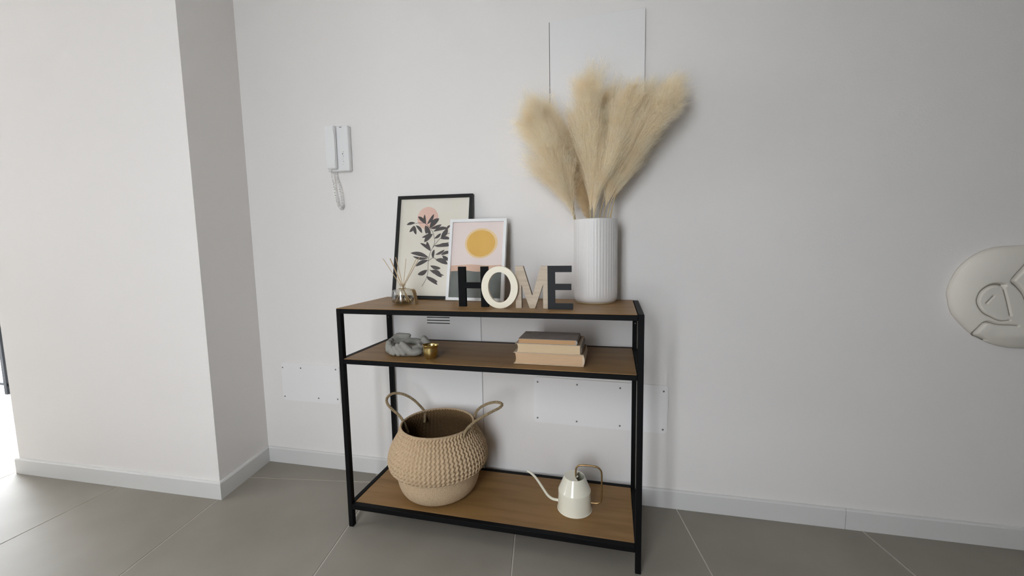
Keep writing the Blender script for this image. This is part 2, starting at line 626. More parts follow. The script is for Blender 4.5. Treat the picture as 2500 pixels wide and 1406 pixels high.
# flush meter-cupboard panel behind the table with three vent slots
th = thing('vent_panel', 'flush white wall panel with three black vent slots behind the table', 'vent panel', (0.02, wy(0.02), 0.08))
bm = NB()
on_wall(bm, lambda t: rbox(t, 0.0185, 0.4055, -0.003, 0.0, 0.0745, 0.775, 0.0007, 1))
obj('panel', bm, 'panel', th)
bm = NB()
on_wall(bm, lambda t: (box(t, 0.4055, 0.4075, -0.0012, 0, 0.0745, 0.777), box(t, 0.0165, 0.0185, -0.0012, 0, 0.0745, 0.777), box(t, 0.0165, 0.4075, -0.0012, 0, 0.775, 0.777)))
obj('edge_gap', bm, 'gap_grey', th, label='thin grey gap around the panel')
for z in (0.7138, 0.7015, 0.6896):
    bm = NB()
    on_wall(bm, lambda t: box(t, 0.1713, 0.2725, -0.0036, -0.0005, z - 0.0017, z + 0.0017))
    obj('vent_slot', bm, 'black_slot', th)

# intercom
th = thing('intercom', 'white wall intercom handset with coiled cord left of the pictures', 'intercom', (-0.19, wy(-0.19), 1.33))
bm = NB()
on_wall(bm, lambda t: rbox(t, -0.243, -0.139, -0.024, 0, 1.3265, 1.5105, 0.005, 3))
obj('base', bm, 'phone', th, smooth=40)
bm = NB()
def hs(t):
    u = NB()
    # handset profile in (z, depth): thicker at both ends
    prof = [(1.335, -0.026), (1.335, -0.040), (1.345, -0.0445), (1.372, -0.0445), (1.39, -0.042), (1.46, -0.042), (1.478, -0.0445), (1.502, -0.0445), (1.5085, -0.040), (1.5085, -0.026)]
    A = [u.verts.new((-0.2335, y, z)) for z, y in prof]
    B = [u.verts.new((-0.1910, y, z)) for z, y in prof]
    n = len(prof)
    u.faces.new(A)
    u.faces.new(B[::-1])
    for i in range(n):
        j = (i + 1) % n
        u.faces.new((A[i], B[i], B[j], A[j]))
    bmesh.ops.bevel(u, geom=u.edges[:], offset=0.0025, segments=2, affect='EDGES')
    merge(t, u)
    box(t, -0.229, -0.197, -0.030, -0.023, 1.34, 1.365)
    box(t, -0.229, -0.197, -0.030, -0.023, 1.478, 1.503)
on_wall(bm, hs)
hso = obj('handset', bm, 'phone', th, smooth=40)
bm = NB()
on_wall(bm, lambda t: rbox(t, -0.178, -0.166, -0.0252, -0.0235, 1.502, 1.5045, 0.0006, 1))
obj('hook_slot', bm, 'phone_dark', th)
for bx, bz, s in ((-0.1675, 1.396, 0.0022), (-0.1640, 1.4035, 0.0011), (-0.1650, 1.3865, 0.0012), (-0.1655, 1.3655, 0.0012)):
    bm = NB()
    t = NB()
    lathe(t, [(0, 0.0262), (s * 0.8, 0.026), (s, 0.0255), (s, 0.0235)], 10)
    merge(bm, t, WM @ Matrix.Translation((bx, 0, bz)) @ Matrix.Rotation(pi / 2, 4, 'X'))
    obj('indicator', bm, 'phone_dark', th, smooth=True)
for bz in (1.3765, 1.3540):
    bm = NB()
    on_wall(bm, lambda t: rbox(t, -0.1735, -0.1665, -0.0258, -0.0235, bz - 0.0025, bz + 0.0025, 0.0008, 1))
    obj('button', bm, 'phone', th)
# coiled cord hanging in a loop
path = spline([(-0.2225, -0.033, 1.336), (-0.2205, -0.030, 1.305), (-0.2195, -0.02, 1.27), (-0.216, -0.013, 1.22), (-0.2085, -0.011, 1.186),
               (-0.199, -0.011, 1.176), (-0.1905, -0.011, 1.190), (-0.192, -0.011, 1.225), (-0.199, -0.012, 1.27), (-0.2085, -0.012, 1.30), (-0.211, -0.012, 1.328)], 60)
n = len(path)
hel = []
for i, p in enumerate(path):
    s = i / (n - 1)
    Tn = (path[min(i + 1, n - 1)] - path[max(i - 1, 0)]).normalized()
    u = Vector((0, 1, 0))
    u = (u - Tn * u.dot(Tn)).normalized()
    v = Tn.cross(u)
    w = max(0, min(1, (s - 0.08) / 0.2)) * max(0, min(1, (0.97 - s) / 0.2))
    a = 0.0012 + 0.0038 * w
    ph = 2 * pi * 46 * s
    hel.append(p + (u * cos(ph) + v * sin(ph)) * a)
bm = NB()
tube(bm, hel, 0.0014, 6)
bmesh.ops.transform(bm, matrix=WM, verts=bm.verts[:])
obj('cord', bm, 'cord', th, smooth=True)

# plaster face relief on the right
FX, FZ = 2.150, 0.817
th = thing('wall_sculpture', 'ivory plaster abstract face relief hung at the right edge', 'wall sculpture', (FX, wy(FX), FZ))
half = [(2.150, 0.9775), (2.124, 0.976), (2.066, 0.9715), (2.025, 0.955), (1.995, 0.930), (1.973, 0.900), (1.958, 0.859), (1.953, 0.830), (1.957, 0.807),
        (1.963, 0.782), (1.974, 0.757), (2.001, 0.723), (2.024, 0.700), (2.042, 0.689), (2.076, 0.670), (2.114, 0.6605), (2.150, 0.6590)]
rim = [Vector(p) for p in half] + [Vector((2 * FX - p[0], p[1])) for p in half[-2:0:-1]]
eye = [Vector(p) for p in [(2.067, 0.857), (2.055, 0.860), (2.040, 0.859), (2.026, 0.851), (2.013, 0.835), (2.008, 0.812), (2.014, 0.790), (2.027, 0.772), (2.044, 0.761), (2.067, 0.749), (2.089, 0.752)]]
eyeline = [Vector(p) for p in [(2.064, 0.856), (2.076, 0.816), (2.089, 0.766)]]
pupil = [Vector(p) for p in [(2.043, 0.825), (2.036, 0.815), (2.028, 0.803)]]
brow = [Vector(p) for p in [(2.1490, 0.9460), (2.127, 0.931), (2.109, 0.907), (2.096, 0.888), (2.087, 0.870), (2.099, 0.856), (2.115, 0.834), (2.127, 0.806)]]
lip = [Vector(p) for p in [(2.110, 0.735), (2.095, 0.736), (2.065, 0.737), (2.044, 0.743), (2.034, 0.740), (2.028, 0.726), (2.0245, 0.708), (2.030, 0.697), (2.042, 0.691), (2.056, 0.683)]]


def dense_line(pts):
    return [Vector((q.x, q.z)) for q in spline([(p[0], 0, p[1]) for p in pts], 3)]


eye, lip, brow = dense_line(eye), dense_line(lip), dense_line(brow)


def dseg(p, a, b):
    ab = b - a
    t = max(0, min(1, (p - a).dot(ab) / max(1e-12, ab.dot(ab))))
    return (p - a - ab * t).length, t


def dline(p, pts):
    best = (9, 0)
    for i in range(len(pts) - 1):
        d, t = dseg(p, pts[i], pts[i + 1])
        if d < best[0]:
            best = (d, (i + t) / (len(pts) - 1))
    return best


def relief(x, z, e):
    p = Vector((x, z))
    h = 0.006 + 0.040 * math.sqrt(max(0, 1 - (1 - min(1, e / 0.085)) ** 2))
    for q in (Vector((FX - abs(x - FX), z)),):
        d, s = dline(q, eye)
        w = 0.0052 * (1 - 0.55 * s)
        h -= 0.0120 * math.exp(-(d / (w * 0.75)) ** 2) * (1 - 0.6 * s)
        d, s = dline(q, eyeline)
        h -= 0.0045 * math.exp(-(d / 0.0026) ** 2)
        d, s = dline(q, pupil)
        h -= 0.003 * math.exp(-(d / 0.0025) ** 2)
        d, s = dline(q, lip)
        h -= 0.0120 * math.exp(-(d / 0.0036) ** 2) * (0.35 + 0.65 * min(1, max(0, (s - 0.2) / 0.15)))
        d, s = dline(q, brow)
        h -= 0.0130 * math.exp(-(d / 0.0040) ** 2)
    h += 0.006 * math.exp(-((x - FX) / 0.030) ** 2 - ((z - 0.865) / 0.055) ** 2)
    h += 0.006 * math.exp(-((z - 0.705) / 0.016) ** 2 - ((x - FX) / 0.07) ** 2)
    return h


bm = NB()
dense = []
K = len(rim)
closed = [Vector((p.x, p.y, 0)) for p in rim]
for i in range(K):
    a, b, c, d = (closed[(i + k - 1) % K] for k in range(4))
    for k in range(14):
        t = k / 14
        q = 0.5 * ((2 * b) + (c - a) * t + (2 * a - 5 * b + 4 * c - d) * t * t + (3 * b - a - 3 * c + d) * t ** 3)
        dense.append((q.x, q.y))
NR = 150
rows = []
c0 = (FX, FZ)
for j in range(NR + 1):
    f = 1 - j / NR
    ring = []
    for x, z in dense:
        X, Z = c0[0] + (x - c0[0]) * f, c0[1] + (z - c0[1]) * f
        ring.append(bm.verts.new((X, wy(X) - relief(X, Z, (1 - f) * math.hypot(x - FX, z - FZ)), Z)) if f > 0 else None)
    rows.append(ring)
cv = bm.verts.new((FX, wy(FX) - relief(FX, FZ, 0.2), FZ))
back = [bm.verts.new((x, wy(x) - 0.0002, z)) for x, z in dense]
Q = len(dense)
for i in range(Q):
    j = (i + 1) % Q
    bm.faces.new((back[i], back[j], rows[0][j], rows[0][i]))
    for r_ in range(NR - 1):
        bm.faces.new((rows[r_][i], rows[r_][j], rows[r_ + 1][j], rows[r_ + 1][i]))
    bm.faces.new((rows[NR - 1][i], rows[NR - 1][j], cv))
bm.faces.new(back[::-1])
obj('face_relief', bm, 'plaster', th, smooth=True)


def groove_shading(pts, r0, r1):  # dark tubes laid along the grooves, standing in for their shade
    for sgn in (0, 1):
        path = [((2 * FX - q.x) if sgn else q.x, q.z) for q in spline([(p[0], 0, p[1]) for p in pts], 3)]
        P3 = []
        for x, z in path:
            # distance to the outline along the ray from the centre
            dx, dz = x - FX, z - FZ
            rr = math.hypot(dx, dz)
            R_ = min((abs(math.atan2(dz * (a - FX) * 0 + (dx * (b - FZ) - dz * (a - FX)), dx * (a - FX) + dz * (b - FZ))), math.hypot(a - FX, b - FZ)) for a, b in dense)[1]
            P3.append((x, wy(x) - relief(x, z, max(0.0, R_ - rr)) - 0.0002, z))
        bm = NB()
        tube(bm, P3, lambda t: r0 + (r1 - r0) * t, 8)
        obj('groove_shade_line', bm, 'groove_shade', th, smooth=True)


groove_shading(eye, 0.0034, 0.0010)
groove_shading(eyeline, 0.0012, 0.0009)
groove_shading(pupil, 0.0010, 0.0012)
groove_shading(brow, 0.0022, 0.0030)
groove_shading(lip, 0.0008, 0.0030)

# ------------------------------------------------------------------ console table
W, D, H, RA = 1.0140, 0.3360, 0.8, 0.0187
ZM, ZB = 0.6233, 0.0868
th = thing('console_table', 'black metal console table with three oak shelf boards', 'table', (0, 0, 0))
for x in (0, W - RA):
    for y in (0, D - RA):
        bm = NB()
        lx = x if x == 0 else W - 0.0172
        back_right = x > 0 and y > 0.1
        rbox(bm, lx - (0.0012 if back_right else 0), lx + (0.0140 if back_right else 0.0172), y, y + RA, 0, H - (0.0024 if (x == 0 or y > 0.1) else 0.0), 0.0012, 1)
        lg = obj('leg', bm, 'black_metal', th)
        bm = NB()
        box(bm, lx + 0.001, lx + 0.0130, y + 0.001, y + RA - 0.001, 0.0, 0.004)
        fo = obj('foot_cap', bm, 'black_slot', lg)
        if y > 0.1:
            bm = NB()
            t = NB()
            lathe(t, [(0, 0.0006), (0.0016, 0.0005), (0.0018, 0.0)], 10)
            merge(bm, t, Matrix.Translation((x + RA / 2, y, 0.716)) @ Matrix.Rotation(pi / 2, 4, 'X'))
            obj('screw', bm, 'screw', lg)
BT = 0.0024
for zt in (H, ZM, ZB):
    e = 0.0003
    # top board laps the left, front and back rails; middle board laps the front rail; bottom board lies inside
    lap_f = 0 if zt == ZB else BT
    lap_l = BT if zt == H else 0
    for y, lap in ((0, lap_f), (D - RA, lap_l)):
        bm = NB()
        rbox(bm, 0.0172 + e, W - 0.0172 - e, y, y + RA, zt - RA, zt - lap, 0.0012, 1)
        obj('rail', bm, 'black_metal', th)
    for x, lap in ((0, lap_l), (W - RA, 0)):
        bm = NB()
        lx = x if x == 0 else W - 0.0172
        rbox(bm, lx, lx + 0.0172, RA + e, D - RA - e, zt - RA, zt - lap, 0.0012, 1)
        obj('rail', bm, 'black_metal', th)
    bm = NB()
    if zt == H:
        rbox(bm, 0.0005, W - RA - 0.0004, 0.0005, D - 0.004, zt - BT + 0.0002, zt, 0.0012, 2)
        box(bm, RA + 0.002, W - RA - 0.002, RA + 0.002, D - RA - 0.002, zt - 0.015, zt - BT + 0.0004)
    elif zt == ZM:
        rbox(bm, RA + 0.0006, W - RA - 0.0006, 0.0006, D - RA - 0.0006, zt - BT + 0.0002, zt, 0.0010, 2)
        box(bm, RA + 0.002, W - RA - 0.002, RA + 0.002, D - RA - 0.002, zt - 0.015, zt - BT + 0.0004)
    else:
        rbox(bm, RA + 0.0006, W - RA - 0.0006, RA + 0.0006, D - RA - 0.0006, zt - 0.015, zt - 0.0002, 0.0006, 1)
    obj('shelf_board', bm, 'oak', th)


# ------------------------------------------------------------------ pictures leaning on the wall
def leaf(bm, x0, z0, x1, z1, w, y, bend=0.12):
    a = Vector((x0, z0))
    b = Vector((x1, z1))
    d = b - a
    nrm = Vector((-d.y, d.x)).normalized()
    n = 9
    L, R = [], []
    for i in range(n + 1):
        s = i / n
        c = a + d * s + nrm * (d.length * bend * sin(pi * s) * 0.5)
        ww = w * 0.5 * (sin(pi * min(1, s ** 1.05)) ** 0.72) if 0 < i < n else 0.0002
        L.append(bm.verts.new((c.x + nrm.x * ww, y, c.y + nrm.y * ww)))
        R.append(bm.verts.new((c.x - nrm.x * ww, y, c.y - nrm.y * ww)))
    for i in range(n):
        bm.faces.new((L[i], L[i + 1], R[i + 1], R[i]))


def stroke(bm, pts, w, y):
    path = spline([(p[0], 0, p[1]) for p in pts], 6)
    n = len(path)
    L, R = [], []
    for i, p in enumerate(path):
        t = (path[min(i + 1, n - 1)] - path[max(i - 1, 0)]).normalized()
        q = Vector((-t.z, 0, t.x)) * w * 0.5
        L.append(bm.verts.new((p.x + q.x, y, p.z + q.z)))
        R.append(bm.verts.new((p.x - q.x, y, p.z - q.z)))
    for i in range(n - 1):
        bm.faces.new((L[i], L[i + 1], R[i + 1], R[i]))


def disc(bm, cx, cz, rx, rz, y, wob=0.0, n=64):
    vs = []
    for i in range(n):
        t = 2 * pi * i / n
        k = 1 + wob * sin(2 * t + 0.6) + wob * 0.6 * sin(3 * t + 1.1)
        vs.append(bm.verts.new((cx + rx * k * cos(t), y, cz + rz * k * sin(t))))
    bm.faces.new(vs)


def flat(bm, pts, y):
    bm.faces.new([bm.verts.new((x, y, z)) for x, z in pts])


def picture(label, x0, w, h, fw, dep, ybot, dy, dz, frame_m, roll):
    """local frame: x right, y into wall, z up the slope; origin = lower left front corner"""
    th = thing('picture_frame', label, 'picture', (x0, ybot, 0.8 + roll * w), local=True)
    th.rotation_mode = 'XYZ'
    th.rotation_euler = (-math.atan2(dy, dz), roll, 0)
    bm = NB()
    for a in ([(0, 0), (w, 0), (w - fw, fw), (fw, fw)], [(w, 0), (w, h), (w - fw, h - fw), (w - fw, fw)],
              [(w, h), (0, h), (fw, h - fw), (w - fw, h - fw)], [(0, h), (0, 0), (fw, fw), (fw, h - fw)]):
        t = NB()
        prism(t, a, 0, dep, 'y')
        merge(bm, t)
    obj('frame', bm, frame_m, th)
    bm = NB()
    box(bm, fw * 0.6, w - fw * 0.6, 0.0085, 0.0115, fw * 0.6, h - fw * 0.6)
    obj('backing_board', bm, 'backing', th)
    bm = NB()
    box(bm, fw * 0.8, w - fw * 0.8, 0.0042, 0.0056, fw * 0.8, h - fw * 0.8)
    obj('glass_pane', bm, 'pane', th)
    return th


BX, BR_ = 0.0640, 0.012
pic = picture('tall black framed print of a dark leafy branch and pink disc', BX, 0.3225, 0.4175, 0.0128, 0.018, 0.258, 0.078, 0.405, 'black_frame', BR_)
bm = NB()
box(bm, 0.0085, 0.314, 0.0072, 0.0083, 0.0085, 0.409)
pr = obj('print', bm, 'paper', pic)


def loc_(p, ox=BX, r=BR_, base=0.8 + BR_ * 0.3225):
    dx, ds = p[0] - ox, p[1] - (base - 0.8)
    return (dx * cos(r) - ds * sin(r), dx * sin(r) + ds * cos(r))


bm = NB()
c = loc_((0.2022, 0.3275))
disc(bm, c[0], c[1], 0.0448, 0.0460, 0.00705, 0.0)
bmesh.ops.scale(bm, vec=(1, 1, 1), verts=bm.verts[:])
obj('printed_disc', bm, 'rose', pr)
bm = NB()
STEM = [(0.19, 0.0523), (0.2034, 0.0742), (0.2115, 0.0961), (0.213, 0.1179), (0.213, 0.1448), (0.2146, 0.1667), (0.2213, 0.1911), (0.2308, 0.2106), (0.2365, 0.2276), (0.2343, 0.2473), (0.2267, 0.2697), (0.214, 0.2861), (0.2001, 0.3002), (0.1878, 0.3073), (0.1623, 0.3089), (0.149, 0.3055)]
BR2 = [(0.2309, 0.2081), (0.2432, 0.225), (0.258, 0.2419), (0.2731, 0.2537), (0.2972, 0.2641), (0.3186, 0.2721)]
BR3 = [(0.2126, 0.1533), (0.2227, 0.1605), (0.2329, 0.1665), (0.2462, 0.1615)]
for s_ in (STEM, BR2, BR3):
    stroke(bm, [loc_(p) for p in s_], 0.0018, 0.0068)
LV = [(0.1488, 0.3093, 0.1107, 0.303, 0.0119), (0.144, 0.2982, 0.1251, 0.2724, 0.0132), (0.1468, 0.2968, 0.1545, 0.2617, 0.0132), (0.152, 0.2992, 0.1805, 0.2672, 0.0132), (0.1905, 0.3067, 0.1596, 0.3353, 0.0145), (0.196, 0.3028, 0.1887, 0.343, 0.0106), (0.2013, 0.3026, 0.2284, 0.3427, 0.0132), (0.2127, 0.2862, 0.2516, 0.3245, 0.0225), (0.2167, 0.2848, 0.2632, 0.2994, 0.0132), (0.1936, 0.2979, 0.1993, 0.263, 0.0159), (0.2003, 0.2952, 0.2179, 0.26, 0.0159), (0.2176, 0.2675, 0.1809, 0.2486, 0.0106), (0.227, 0.2623, 0.1917, 0.2298, 0.0185), (0.2292, 0.2721, 0.2924, 0.2838, 0.0145), (0.263, 0.2466, 0.2899, 0.2827, 0.0198), (0.2849, 0.2779, 0.3009, 0.2958, 0.009), (0.2358, 0.2436, 0.2622, 0.2638, 0.0119), (0.2606, 0.243, 0.3033, 0.2408, 0.0132), (0.2346, 0.2142, 0.2988, 0.2263, 0.0119), (0.2439, 0.2103, 0.307, 0.214, 0.0159), (0.2211, 0.1936, 0.1746, 0.2264, 0.0119), (0.2211, 0.1948, 0.2035, 0.232, 0.0145), (0.2133, 0.1675, 0.1339, 0.187, 0.0165), (0.2119, 0.1655, 0.1452, 0.1730, 0.0105), (0.2124, 0.157, 0.1586, 0.1329, 0.0159), (0.233, 0.1641, 0.2366, 0.1994, 0.0119), (0.2428, 0.1786, 0.2808, 0.1975, 0.0106), (0.2662, 0.1771, 0.3081, 0.1886, 0.0132), (0.2715, 0.1746, 0.3032, 0.156, 0.0145), (0.2437, 0.1591, 0.2962, 0.1404, 0.0198), (0.2227, 0.1349, 0.2674, 0.1237, 0.0145), (0.2104, 0.118, 0.1699, 0.0998, 0.0185), (0.2195, 0.1191, 0.2828, 0.096, 0.0106), (0.2288, 0.1167, 0.2728, 0.0888, 0.0198), (0.2077, 0.0924, 0.2569, 0.0707, 0.0159), (0.2121, 0.0827, 0.2567, 0.0587, 0.0132), (0.2973, 0.2605, 0.3171, 0.277, 0.0119), (0.2959, 0.2629, 0.3218, 0.2574, 0.0119)]
for i, (a, b, c_, d_, w_) in enumerate(LV):
    p, q = loc_((a, b)), loc_((c_, d_))
    leaf(bm, p[0], p[1], q[0], q[1], w_ * 1.0, 0.0066 - 0.000008 * i, 0.16 if i % 2 else -0.12)
obj('printed_branch', bm, 'ink', pr)

WX, WR_ = 0.3065, 0.012
pic2 = picture('small white framed print of an ochre sun over grey hills', WX, 0.2265, 0.3145, 0.0112, 0.0175, 0.232, 0.066, 0.305, 'white_frame', WR_)
bm = NB()
box(bm, 0.008, 0.2185, 0.0072, 0.0083, 0.008, 0.3065)
pr = obj('print', bm, 'pinkpaper', pic2)
l2 = lambda p: loc_(p, WX, WR_, 0.8 + WR_ * 0.2265)
c = l2((0.4372, 0.2222))
bm = NB()
disc(bm, c[0], c[1], 0.0645, 0.0590, 0.00705, 0.018)
obj('printed_halo', bm, 'haloink', pr)
c = l2((0.4365, 0.2215))
bm = NB()
disc(bm, c[0], c[1], 0.0560, 0.0515, 0.0069, 0.012)
obj('printed_sun', bm, 'sunink', pr)
bm = NB()
h1 = [l2(p) for p in [(0.3201, 0.1367), (0.359, 0.1385), (0.4052, 0.1402), (0.4545, 0.1364), (0.4925, 0.1368), (0.5301, 0.1379)]]
h1 = [(q.x, q.z) for q in spline([(a, 0, b) for a, b in h1], 6)]
h1 = [(max(0.0095, min(0.217, a)), b) for a, b in h1]
flat(bm, [(0.0095, 0.0095), (0.217, 0.0095)] + h1[::-1], 0.00705)
obj('printed_near_hill', bm, 'peach', pr)
bm = NB()
h2 = [l2(p) for p in [(0.3206, 0.1144), (0.3493, 0.116), (0.3779, 0.1176), (0.4241, 0.1124), (0.4589, 0.1149), (0.4864, 0.1188), (0.5306, 0.1236)]]
h2 = [(q.x, q.z) for q in spline([(a, 0, b) for a, b in h2], 6)]
h2 = [(max(0.0095, min(0.217, a)), b) for a, b in h2]
flat(bm, [(0.0095, 0.0095), (0.217, 0.0095)] + h2[::-1], 0.0069)
obj('printed_dark_hill', bm, 'greyink', pr)

# ------------------------------------------------------------------ the four letters
LT = 0.013
ZL = 0.8


def letter(polys, yf, label, m, edge=None):
    xs = [p[0] for poly in polys for p in poly]
    bm = NB()
    for poly in polys:
        t = NB()
        prism(t, poly, yf, yf + LT, 'y')
        if edge:
            t.normal_update()
            for f in t.faces:
                if abs(f.normal.y) < 0.5:
                    f.material_index = 1
        merge(bm, t)
    bmesh.ops.remove_doubles(bm, verts=bm.verts[:], dist=0.00005)
    o = obj('decorative_letter', bm, [m, edge] if edge else m)
    o['label'] = label
    o['category'] = 'letter'
    o['group'] = 'standing wooden letters on the table top'
    return o


hx, hw, sw, hh = 0.4155, 0.1048, 0.0252, 0.1357
letter([[(hx, ZL), (hx + sw, ZL), (hx + sw, ZL + 0.0626), (hx + hw - sw, ZL + 0.0626), (hx + hw - sw, ZL), (hx + hw, ZL), (hx + hw, ZL + hh), (hx + hw - sw, ZL + hh),
         (hx + hw - sw, ZL + 0.0825), (hx + sw, ZL + 0.0825), (hx + sw, ZL + hh), (hx, ZL + hh)]], 0.0925, 'black wooden letter H standing before the white picture frame', 'letter_black')
# O: elliptical ring
bm = NB()
n = 72
R4 = []
for (rx, rz, yy) in ((0.0615, 0.0688, 0.067), (0.0615, 0.0688, 0.067 + LT), (0.0382, 0.0497, 0.067 + LT), (0.0382, 0.0497, 0.067)):
    R4.append([bm.verts.new((0.5672 + rx * cos(2 * pi * i / n), yy, 0.8688 + rz * sin(2 * pi * i / n))) for i in range(n)])
for k in range(4):
    A, B = R4[k], R4[(k + 1) % 4]
    for i in range(n):
        bm.faces.new((A[i], A[(i + 1) % n], B[(i + 1) % n], B[i]))
o = obj('decorative_letter', bm, 'letter_cream', smooth=40)
o['label'] = 'cream painted letter O overlapping the black H'
o['category'] = 'letter'
o['group'] = 'standing wooden letters on the table top'
mx, mw, mh = 0.6177, 0.1098, 0.137
mp = [(0, 0), (.177, 0), (.177, .56), (.418, 0), (.582, 0), (.823, .56), (.823, 0), (1, 0), (1, 1), (.765, 1), (.5, .30), (.235, 1), (0, 1)]
letter([[(mx + a * mw, ZL + b * mh) for a, b in mp]], 0.082, 'weathered natural wood letter M between the cream O and charcoal E', 'letter_wood', 'wood_edge')
ex, eh = 0.7253, 0.1375
letter([[(ex, ZL), (ex + 0.079, ZL), (ex + 0.079, ZL + 0.0185), (ex + 0.0225, ZL + 0.0185), (ex + 0.0225, ZL + 0.0615), (ex + 0.0735, ZL + 0.0615), (ex + 0.0735, ZL + 0.0805),
         (ex + 0.0225, ZL + 0.0805), (ex + 0.0225, ZL + 0.1178), (ex + 0.0748, ZL + 0.1178), (ex + 0.0748, ZL + eh), (ex, ZL + eh)]], 0.068, 'charcoal wooden letter E standing next to the ribbed vase', 'letter_char')

# ------------------------------------------------------------------ ribbed vase
VX, VY = 0.8652, 0.2640
th = thing('ribbed_vase', 'tall white ribbed ceramic vase at the right end of the table', 'vase', (VX, VY, 0.8))
NF = 44


def flute(r, z, t):
    f = max(0, min(1, (z - 0.822) / 0.012)) * max(0, min(1, (1.0865 - z) / 0.003))
    return r - f * 0.0009 * (1 - abs(sin(NF * t / 2))) ** 1.2


prof = [(0.066, 0.803), (0.0685, 0.8045), (0.0725, 0.809), (0.0745, 0.815), (0.0751, 0.821)] + [(0.0752, 0.822 + 0.2645 * i / 16) for i in range(17)] + [(0.0750, 1.0885), (0.0738, 1.0895), (0.0722, 1.0885), (0.0715, 1.08), (0.0712, 0.82), (0.06, 0.812), (0, 0.811)]
bm = NB()
lathe(bm, prof, 44 * 10, VX, VY, lambda r, z, t: flute(r, z, t) if r > 0.0735 else r)
obj('body', bm, 'ceramic', th, smooth=True)
bm = NB()
lathe(bm, [(0, 0.8), (0.0655, 0.8), (0.0668, 0.8012), (0.0668, 0.8032), (0, 0.8032)], 64, VX, VY)
obj('foot_ring', bm, 'clay', th, smooth=40, label='unglazed tan foot ring')

# ------------------------------------------------------------------ pampas plumes
def pampas(label, pts, start, fan, wid, nst, m, droop=0.25, bias=(0, 0, 0), seed=1, length=0.13):
    """pts: axis from inside the vase to the tip; start: fraction where the plume begins"""
    rnd = random.Random(seed)
    th = thing('pampas_stem', label, 'pampas plume', pts[0], group='dried pampas plumes in the ribbed vase')
    ax = spline(pts, 10)
    n = len(ax)
    bm = NB()
    tube(bm, ax[:int(n * 0.9)], lambda t: 0.0021 * (1 - 0.7 * t), 6)
    obj('stem', bm, 'straw', th, smooth=True)
    V, F = [], []

    def ribbon(ps, w):
        k0 = len(V)
        q = Vector((rnd.gauss(0, 1), rnd.gauss(0, 1), rnd.gauss(0, 1))).normalized()
        for i, p in enumerate(ps):
            t = (ps[min(i + 1, len(ps) - 1)] - ps[max(i - 1, 0)])
            s = t.cross(q)
            if s.length < 1e-9:
                s = t.orthogonal()
            s.normalize()
            ww = w * (1 - 0.75 * i / (len(ps) - 1)) * 0.5
            a, b = p + s * ww, p - s * ww
            V.append(a)
            V.append(b)
        for i in range(len(ps) - 1):
            k = k0 + 2 * i
            F.append((k, k + 1, k + 3, k + 2))

    def clampw(p):
        lim = wy(p.x) - 0.006
        if p.y > lim:
            p.y = lim - rnd.random() * 0.004
        return p

    clumps = []
    for _ in range(46):
        clumps.append((start + (0.93 - start) * rnd.random() ** 0.9, rnd.random() * 2 * pi, rnd.random() ** 0.6, 0.7 + 0.5 * rnd.random()))
    for _ in range(int(nst * DENS)):
        f, a, sp_, lf = clumps[rnd.randrange(46)]
        f = min(0.94, max(start, f + rnd.gauss(0, 0.035)))
        a += rnd.gauss(0, 0.30)
        sp_ = max(0, sp_ + rnd.gauss(0, 0.12))
        lf *= 0.8 + 0.4 * rnd.random()
        i = min(n - 2, int(f * (n - 1)))
        p = ax[i].copy()
        T = (ax[i + 1] - ax[i]).normalized()
        u = T.orthogonal().normalized()
        v = T.cross(u)
        rad = u * cos(a) + v * sin(a)
        rad.y *= 0.7
        s01 = (f - start) / (0.93 - start)
        d = (T + rad * fan * sp_ * (0.95 + 0.15 * s01) + Vector(bias)).normalized()
        Ln = length * lf * (1.0 - 0.45 * s01)
        segs = 7
        ps = [p]
        curl = Vector((rnd.gauss(0, 1), rnd.gauss(0, 1) * 0.5, rnd.gauss(0, 1))) * 0.07
        for k in range(segs):
            d = (d + curl * (k / segs) ** 2 + Vector((0, 0, -droop * (k / segs) ** 2 * 0.2))).normalized()
            ps.append(clampw(ps[-1] + d * Ln / segs))
        ribbon(ps, 0.0007 * wid)
        for k in range(2, segs + 1):
            for _h in range(3):
                q = ps[k - 1].lerp(ps[k], rnd.random())
                dd = (ps[k] - ps[k - 1]).normalized()
                side = Vector((rnd.gauss(0, 1), rnd.gauss(0, 1), rnd.gauss(0, 1))) * (0.35 + 0.35 * k / segs)
                hd = (dd + side).normalized()
                hl = (0.010 + 0.016 * rnd.random()) * (0.8 + 0.5 * k / segs)
                m1 = clampw(q + hd * hl * 0.5)
                m2 = clampw(m1 + (hd + dd * 0.5 + Vector((0, 0, -0.2))).normalized() * hl * 0.5)
                ribbon([q, m1, m2], 0.00052 * wid)
    me = bpy.data.meshes.new('plume')
    me.from_pydata(V, [], F)
    me.materials.append(M[m])
    o = bpy.data.objects.new('plume', me)
    COL.objects.link(o)
    o.parent = th
    o.matrix_parent_inverse = Matrix.Translation(th.location).inverted()
    o['kind'] = 'stuff'
    return th


def PX(px, py, y):
    """picture-plane reading to metres at the vase's depth (constants measured once)"""
    k = min(1.0, max(0.0, (480 - py) / 250.0))
    px = 1455 + (px - 1455) * (1 - 0.06 * k)
    py = 530 - (530 - py) * (1 - 0.20 * k)
    return (0.600 + (px - 1270) * 0.001367, y, 1.093 + (533 - py) * 0.001368)


